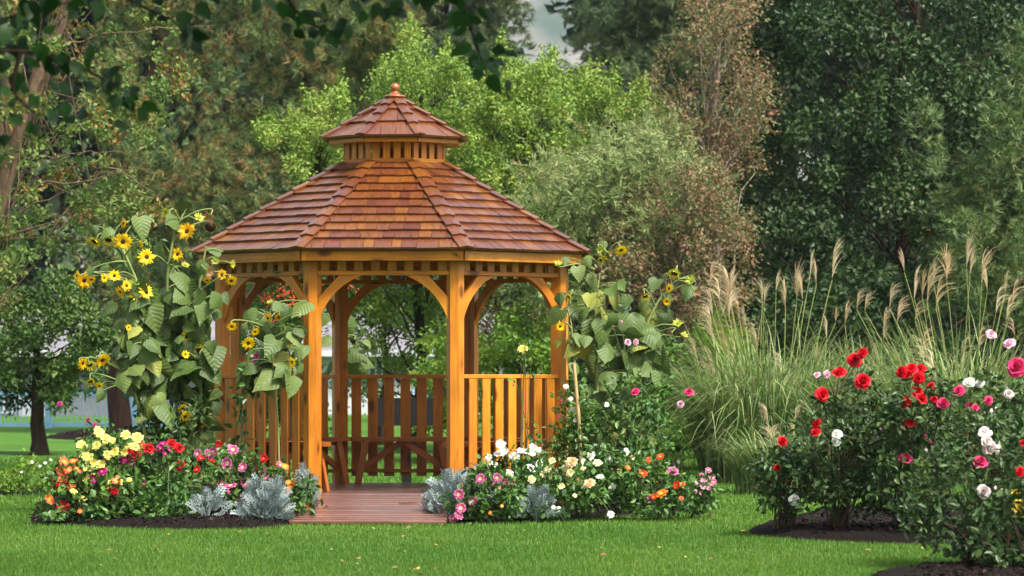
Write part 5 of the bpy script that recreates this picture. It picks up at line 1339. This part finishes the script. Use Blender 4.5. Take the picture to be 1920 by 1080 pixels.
leafy('leafy_plant', 'dark red leaved plant poking up behind the yellow dahlias', 'plant', 180, [(140, 860), (145, 800), (185, 790), (230, 800), (235, 860)], 32.8, 14, 'dahlia_leaf', .05, fl([(165, 788), (178, 797), (112, 757)], 'purple', 'full', 12), 603, cov=.4, rpx=(8, 14))

# ------------------------------------------------------------------ roses
def zr(L): return [(1360 + x * .4444, 600 + y * .4444) for x, y in L]
gRo = 'rose bushes in the right bed'
def rosebush(label, bpx, poly, Y, n, blooms, seed, **kw):
    return flower_bush('rose_bush', label, 'rose bush', bpx, poly, Y, n, kw.pop('rpx', (15, 27)), 'rose_leaf', 'rose_cane', kw.pop('lsize', .058), blooms, seed, gRo, buds=22, budcol=('lime', blooms[0][2], 'brown', blooms[-1][2]), canes=kw.pop('canes', 26), cane_r=.008, cov=kw.pop('cov', 1.25), **kw)
rosebush('small rose bush at the left end of the rose bed with a low white bloom', 1470, [(1405, 900), (1415, 860), (1450, 830), (1500, 820), (1540, 850), (1530, 930), (1490, 950), (1430, 940)], 28.8, 40,
    fl(zr([(240, 512)]), 'rose_red', 'rose', 27) + fl(zr([(218, 622), (238, 585)]), 'rose_red', 'rose', 17) + fl(zr([(292, 758)]), 'rose_white', 'rose', 21) + fl(zr([(130, 715)]), 'orange', 'rosebud', 8), 611, dY=.3)
rosebush('rose bush with tall deep red blooms nearest the grass clumps', 1570, [(1490, 930), (1500, 800), (1540, 720), (1600, 690), (1650, 720), (1670, 820), (1660, 950), (1560, 960)], 28.6, 84,
    fl(zr([(545, 170), (580, 260), (408, 312), (482, 222)]), 'rose_red', 'rose', 32) + fl(zr([(580, 143), (385, 440), (382, 475)]), 'rose_red', 'rose', 26) + fl(zr([(388, 232), (428, 228)]), 'rose_pink', 'rose', 17) + fl(zr([(470, 485), (468, 512)]), 'rose_white', 'rose', 22) + fl(zr([(432, 557), (575, 578)]), 'rose_hot', 'rosebud', 10) + fl(zr([(645, 500), (655, 467)]), 'rose_pink', 'rosebud', 14), 613, dY=.45)
rosebush('rose bush with a cluster of red blooms in the middle of the rose bed', 1700, [(1630, 960), (1640, 780), (1680, 720), (1730, 700), (1790, 740), (1800, 900), (1780, 970)], 28.3, 86,
    fl(zr([(745, 220), (785, 207), (822, 208), (815, 245), (768, 228), (810, 305), (828, 332), (765, 345), (780, 435)]), 'rose_red', 'rose', 27) + fl(zr([(868, 280), (880, 335)]), 'rose_red', 'rose', 18) + fl(zr([(760, 585)]), 'rose_hot', 'rose', 32) + fl(zr([(845, 498), (865, 525), (802, 460)]), 'rose_hot', 'rosebud', 15) + fl(zr([(850, 560)]), 'rose_white', 'rosebud', 16) + fl(zr([(920, 352), (985, 300)]), 'rose_hot', 'rose', 25), 615, dY=.45)
rosebush('rose bush with white, pink and blush blooms at the right edge', 1850, [(1770, 960), (1780, 760), (1830, 710), (1900, 680), (1980, 700), (1990, 960)], 27.6, 90,
    fl(zr([(1030, 265), (1075, 268)]), 'rose_white', 'rose', 24) + fl(zr([(1120, 60), (1200, 100)]), 'rose_pink', 'rose', 27) + fl(zr([(1232, 200)]), 'rose_hot', 'rose', 42) + fl(zr([(1195, 312), (1140, 390)]), 'rose_blush', 'rose', 22) + fl(zr([(1030, 362), (1110, 340), (1055, 370)]), 'rose_hot', 'rose', 17), 617, dY=.45)
rosebush('nearest rose bush in the bottom corner with blush and yellow blooms', 1830, [(1705, 1000), (1700, 900), (1740, 840), (1800, 800), (1880, 770), (1990, 780), (2000, 1075), (1790, 1070), (1740, 1030)], 24.2, 150,
    fl(zr([(1095, 475), (1102, 510), (1112, 540), (1130, 552)]), 'rose_blush', 'rose', 30) + fl(zr([(1085, 715), (1090, 725)]), 'rose_blush', 'rose', 26) + fl(zr([(1150, 710)]), 'rose_blush', 'rose', 16) + fl(zr([(1075, 600)]), 'rose_hot', 'rose', 32) + fl(zr([(1250, 800)]), 'rose_yellow', 'rose', 46) + fl(zr([(1222, 735)]), 'rose_yellow', 'rose', 24), 619, dY=.5, lsize=.056, cov=1.25)

rosebush('low dark rose bush filling the bottom right corner of the picture', 1930, [(1830, 1080), (1830, 960), (1880, 900), (1960, 880), (2040, 900), (2040, 1090)], 23.4, 70,
    fl(zr([(1245, 640), (1262, 520)]), 'rose_red', 'rose', 20), 621, dY=.3, lsize=.056)
# ------------------------------------------------------------------ branch hanging in from a tree outside the picture
M['big_leaf'] = leaf_mat('overhanging_leaves', [(0.010, 0.036, 0.010), (0.016, 0.052, 0.012), (0.026, 0.080, 0.016), (0.04, 0.11, 0.02)], rough=.4, trans=.3, spec=.3)
def birch_leaf(seed):
    V = []; r = np.random.default_rng(seed)
    for x, w in ((0, .02), (.10, .22), (.28, .36), (.50, .34), (.72, .21), (.88, .09), (1, .005)):
        for s in (1, 0, -1): V.append((x, w * s * (1 + .1 * r.normal()), -.22 * x * x + (.10 if seed % 2 else -.08) * abs(s) * w * 2))
    return V, np.array([(3 * i + j, 3 * i + j + 1, 3 * i + j + 4, 3 * i + j + 3) for i in range(6) for j in range(2)])
BL = [mesh('leaf', *birch_leaf(700 + i), M['big_leaf'], smooth=True) for i in range(4)]
r = np.random.default_rng(705)
Yo = 17.0
tb = np.array([-5.2, 16.0, 0.0])
ot = thing('overhanging_tree', 'dark leafy branches hanging into the top of the picture from a tree at left', 'tree', tb)
a = Acc()
trunk = np.array([tb, tb + [.1, .1, 2.2], tb + [.25, .3, 4.5], tb + [.3, .5, 7.5], tb + [.5, .7, 10.5]])
a.tube(trunk - tb, [.24, .19, .17, .13, .06], 12)
def limb(pts, r0, r1):
    pts = np.array(pts); u = np.linspace(0, len(pts) - 1, 5 * len(pts)); p = np.stack([np.interp(u, range(len(pts)), pts[:, k]) for k in range(3)], 1)
    for _ in range(3): p[1:-1] = (p[:-2] + 2 * p[1:-1] + p[2:]) / 4
    a.tube(p - tb, np.linspace(r0, r1, len(p)), 6); return p
L1 = limb([trunk[2], P(-250, -60, Yo), P(120, -120, Yo), P(480, -140, Yo), P(760, -110, Yo + .3), P(850, -40, Yo + .3), P(885, 60, Yo + .3), P(915, 145, Yo + .3)], .03, .004)
L2 = limb([trunk[2], P(-220, 120, Yo - .6), P(-60, 100, Yo - .6), P(60, 95, Yo - .6), P(150, 125, Yo - .6), P(215, 160, Yo - .6), P(268, 190, Yo - .6)], .022, .003)
L3 = limb([L1[20], P(520, -30, Yo), P(570, 40, Yo), P(620, 60, Yo), P(640, 62, Yo)], .012, .003)
L4 = limb([L1[24], P(680, -40, Yo), P(730, 10, Yo), P(760, 20, Yo)], .01, .003)
L5 = limb([L2[16], P(20, 170, Yo - .6), P(60, 210, Yo - .6), P(100, 225, Yo - .6)], .012, .003)
L6 = limb([L1[14], P(180, -40, Yo - .3), P(260, 10, Yo - .3), P(330, 40, Yo - .3), P(350, 75, Yo - .3)], .012, .003)
L7 = limb([L2[13], P(-10, 40, Yo - .5), P(80, 15, Yo - .5), P(130, 5, Yo - .5)], .012, .003)
V, F = a.get(); tr_ = obj('trunk', mesh('trunk', V, F, M['bark'], smooth=True), ot)
def hang(x, y, L, dx=0.0, dy=-1.0, Y=Yo):
    o = obj('leaf', BL[r.integers(4)], ot); s = .95 * L / FPX * Y
    d = unit(np.array([dx + r.normal() * .2, r.normal() * .5, dy + r.normal() * .15])); n = unit(np.array([r.normal() * .6, -.7, .35 + r.normal() * .6]))
    place(o, P(x, y, Y + r.uniform(-.15, .15)) - d * s * .4 - tb, n, s, 0, d)
for (x, y, L, dx, dy) in [(870, 95, 50, -.5, -.6), (895, 125, 36, .2, -.8), (925, 155, 46, .4, -.5), (935, 95, 36, .9, -.4), (955, 105, 34, .8, -.5), (905, 25, 36, .6, -.4), (880, 10, 40, .7, -.2), (850, 30, 46, -.3, -.9), (900, 70, 30, .8, -.5), (845, 0, 40, -.6, -.6), (920, 30, 32, .9, .1), (935, 120, 30, .7, -.7), (865, 60, 40, -.8, -.4),
    (725, 30, 44, 0, -1), (745, 5, 40, .3, -1), (700, 5, 44, -.3, -1), (770, 10, 36, .5, -.8), (635, 45, 46, .1, -1), (640, 65, 34, .4, -.7), (620, 70, 36, .6, -.4), (590, 65, 36, .5, -.7), (605, 20, 44, -.4, -.8), (570, 40, 36, -.2, -1), (545, 20, 36, .3, -.9), (520, 30, 40, -.5, -.8), (500, 10, 44, -.2, -1), (535, 55, 32, .1, -1), (560, 62, 30, .7, -.5), (580, 80, 34, .2, -.9), (475, 5, 40, -.5, -.8), (660, 15, 40, .2, -1), (680, 30, 30, 0, -1), (800, 5, 40, .1, -1), (820, -5, 40, .2, -.8), (780, -8, 40, 0, -1), (650, -5, 44, 0, -1), (600, -10, 44, 0, -1), (555, -8, 44, -.3, -1),
    (345, 30, 44, .2, -1), (365, 80, 46, .2, -1), (350, 55, 34, -.4, -.8), (380, 20, 44, .5, -.9), (330, 5, 44, -.2, -1), (300, 10, 36, .2, -1), (285, 25, 30, -.5, -.9), (400, -5, 40, 0, -1)]:
    hang(x, y, L, dx, dy)
for (x, y, L, dx, dy) in [(170, 100, 46, .2, -1), (140, 130, 46, .4, -.8), (200, 135, 34, .8, -.3), (215, 140, 34, .7, -.5), (95, 165, 40, -.1, -1), (60, 130, 46, -.5, -.8), (30, 150, 46, -.2, -1), (120, 165, 36, .6, -.5), (160, 215, 40, .8, -.4), (245, 180, 44, .9, -.6), (280, 200, 42, .8, -.6), (125, 205, 36, 0, -1), (130, 230, 36, .3, -1), (60, 190, 40, -.3, -1), (20, 95, 46, -.4, -.9), (10, 60, 46, 0, -1), (40, 60, 44, .4, -.8), (70, 20, 56, .3, -1), (110, 10, 50, .1, -1), (140, 15, 46, .8, -.4), (35, 10, 50, -.4, -.9), (5, 20, 50, 0, -1), (-20, 110, 46, 0, -1), (0, 170, 44, -.2, -1), (25, 230, 40, .2, -1), (60, 240, 36, .6, -.5), (165, 165, 40, -.1, -1), (215, 165, 30, .3, -.9), (185, 15, 44, .3, -1), (-15, 210, 44, 0, -1), (8, 260, 36, 0, -1), (95, 60, 40, .5, -.9), (110, 125, 40, -.4, -.8), (75, 95, 44, .1, -1), (160, 60, 30, .5, -.8)]:
    hang(x, y, L, dx, dy, Yo - .6)
for Lb, n_, Yb_ in ((L1[16:], 46, Yo + .15), (L2[14:], 30, Yo - .6), (L3, 12, Yo), (L6, 12, Yo - .3), (L7, 14, Yo - .5), (L5, 8, Yo - .6), (L4, 8, Yo)):
    for _ in range(n_):
        q = Lb[r.integers(len(Lb))]; px = 960 + q[0] / q[1] * FPX; py = HORY - (q[2] - CAMH) / q[1] * FPX
        hang(px + r.normal() * 16, py + 8 + r.normal() * 12, r.uniform(26, 44), r.normal() * .5, -.8, Yb_)
# the unseen rest of its crown, spread to shade hanging leaves and left lawn
rr_ = np.random.default_rng(711)
cc = np.array([tb + ([rr_.uniform(-4.5, 7.8), rr_.uniform(-6, 0.5), rr_.uniform(4.3, 9)] if i < 190 else [rr_.uniform(-4, 4.6), rr_.uniform(1, 5.5), rr_.uniform(5.8, 10)]) for i in range(270)]); cr_ = rr_.uniform(.45, .85, 270)
V, F, R = foliage(cc, cr_, 2.6, DIAM_V, DIAM_F, .16, rr_, up=.5, shell=.2)
obj('crown', mesh('crown', V - tb, F, M['big_leaf'], rnd=R), ot, kind='stuff')

# ------------------------------------------------------------------ lawn grass
M['turf'] = leaf_mat('turf_blades', [(0.048, 0.132, 0.013), (0.078, 0.182, 0.019), (0.112, 0.222, 0.026), (0.18, 0.26, 0.05)], rough=.45, trans=.35, spec=.3, perobj=False)
r = np.random.default_rng(721)
oct_ = np.array([(GC[0] + (RP + .02) * math.cos(a + YAW), GC[1] + (RP + .02) * math.sin(a + YAW)) for a in CORN])
rampc = np.array([(GC[0] + math.cos(YAW) * x - math.sin(YAW) * y, GC[1] + math.sin(YAW) * x + math.cos(YAW) * y) for x, y in ((-RW / 2, -AP), (RW / 2, -AP), (RW / 2, -AP - .07 - RL + .02), (-RW / 2, -AP - .07 - RL + .02))])
Vs, Fs, Rs = [], [], []; k = 0
for (y0, y1, dens, h, w) in ((22.3, 26, 5600, .032, .0030), (26, 30, 4000, .033, .0036), (30, 36, 2000, .036, .0048), (36, 48, 750, .045, .008)):
    hw0 = (y1 * 960 / FPX) + .4
    n = int(dens * (y1 - y0) * 2 * hw0)
    x = r.uniform(-hw0, hw0, n); y = r.uniform(y0, y1, n)
    keep = (np.abs(x) < y * 960 / FPX + .35) & ~inpoly(oct_, x, y) & ~inpoly(rampc, x, y)
    for b in BEDS:
        c0 = b.mean(0); keep &= ~inpoly(c0 + (b - c0) * .985, x, y)
    x, y = x[keep], y[keep]; n = len(x); z = ground_z(0, y)
    pat = .5 + .5 * np.sin(x * 1.3 + .7 * np.sin(y * .9)) * np.sin(y * .8 + x * .4)
    hh = h * r.uniform(.55, 1.25, n); an = r.random(n) * 2 * pi; ln = hh * r.uniform(.05, .55, n)
    s = np.stack([np.cos(an), np.sin(an), 0 * an], 1) * (w * r.uniform(.7, 1.3, n))[:, None]
    b0 = np.stack([x, y, z - .002], 1); tip = b0 + np.stack([ln * np.cos(an + 1.3), ln * np.sin(an + 1.3), hh], 1)
    V = np.stack([b0 + s, b0 - s, tip], 1).reshape(-1, 3); Vs.append(V); Fs.append(np.arange(3 * n).reshape(-1, 3) + k); k += 3 * n
    pat2 = .5 + .5 * np.sin(x * 4.1 + 2 * np.sin(y * 1.7)) * np.sin(y * 2.3 + 1.5 * np.sin(x * 2.2)); Rs.append(np.clip(.5 * r.random(n) + .3 * pat + .2 * pat2, 0, .99))
g = tag(obj('grass', mesh('grass', np.concatenate(Vs), np.concatenate(Fs), M['turf'], rnd=np.concatenate(Rs))), 'short green grass blades of the mown lawn', 'grass', kind='stuff')

# a few fallen leaves on the lawn
M['fallen'] = leaf_mat('fallen_leaves', [(0.30, 0.17, 0.05), (0.22, 0.10, 0.04), (0.38, 0.30, 0.08), (0.16, 0.08, 0.04)], rough=.7, trans=.1, perobj=False)
r = np.random.default_rng(731); n = 260
y = r.uniform(22.6, 46, n); x = r.uniform(-1, 1, n) * y * 960 / FPX
keep = ~inpoly(oct_, x, y) & ~inpoly(rampc, x, y)
x, y = x[keep], y[keep]; n = len(x); pos = np.stack([x, y, ground_z(0, y) + .030], 1)
V, F = scatter(OVAL_V, OVAL_F, pos, r.normal(size=(n, 3)) * [1, 1, .2], r.normal(size=(n, 3)) * .4 + [0, 0, 1], r.uniform(.025, .055, n))
tag(obj('fallen_leaves', mesh('fallen_leaves', V, F, M['fallen'], rnd=np.repeat(r.random(n), 2))), 'few small fallen brown leaves lying in the lawn', 'fallen leaves', kind='stuff')

# ------------------------------------------------------------------ air
hm, nd, lk, out = new_mat('thin_haze')
pv = nd.new('ShaderNodeVolumePrincipled'); pv.inputs['Color'].default_value = (0.72, 0.86, 1.0, 1); pv.inputs['Density'].default_value = 0.00013
pv.inputs['Anisotropy'].default_value = 0.2
lk.new(pv.outputs[0], out.inputs['Volume'])
M['haze'] = hm
hz = box('haze', (-4100, -80, -8), (4100, 4100, 780), 'haze', None)
tag(hz, 'thin pale haze in the air before the mountain', 'haze', kind='stuff')
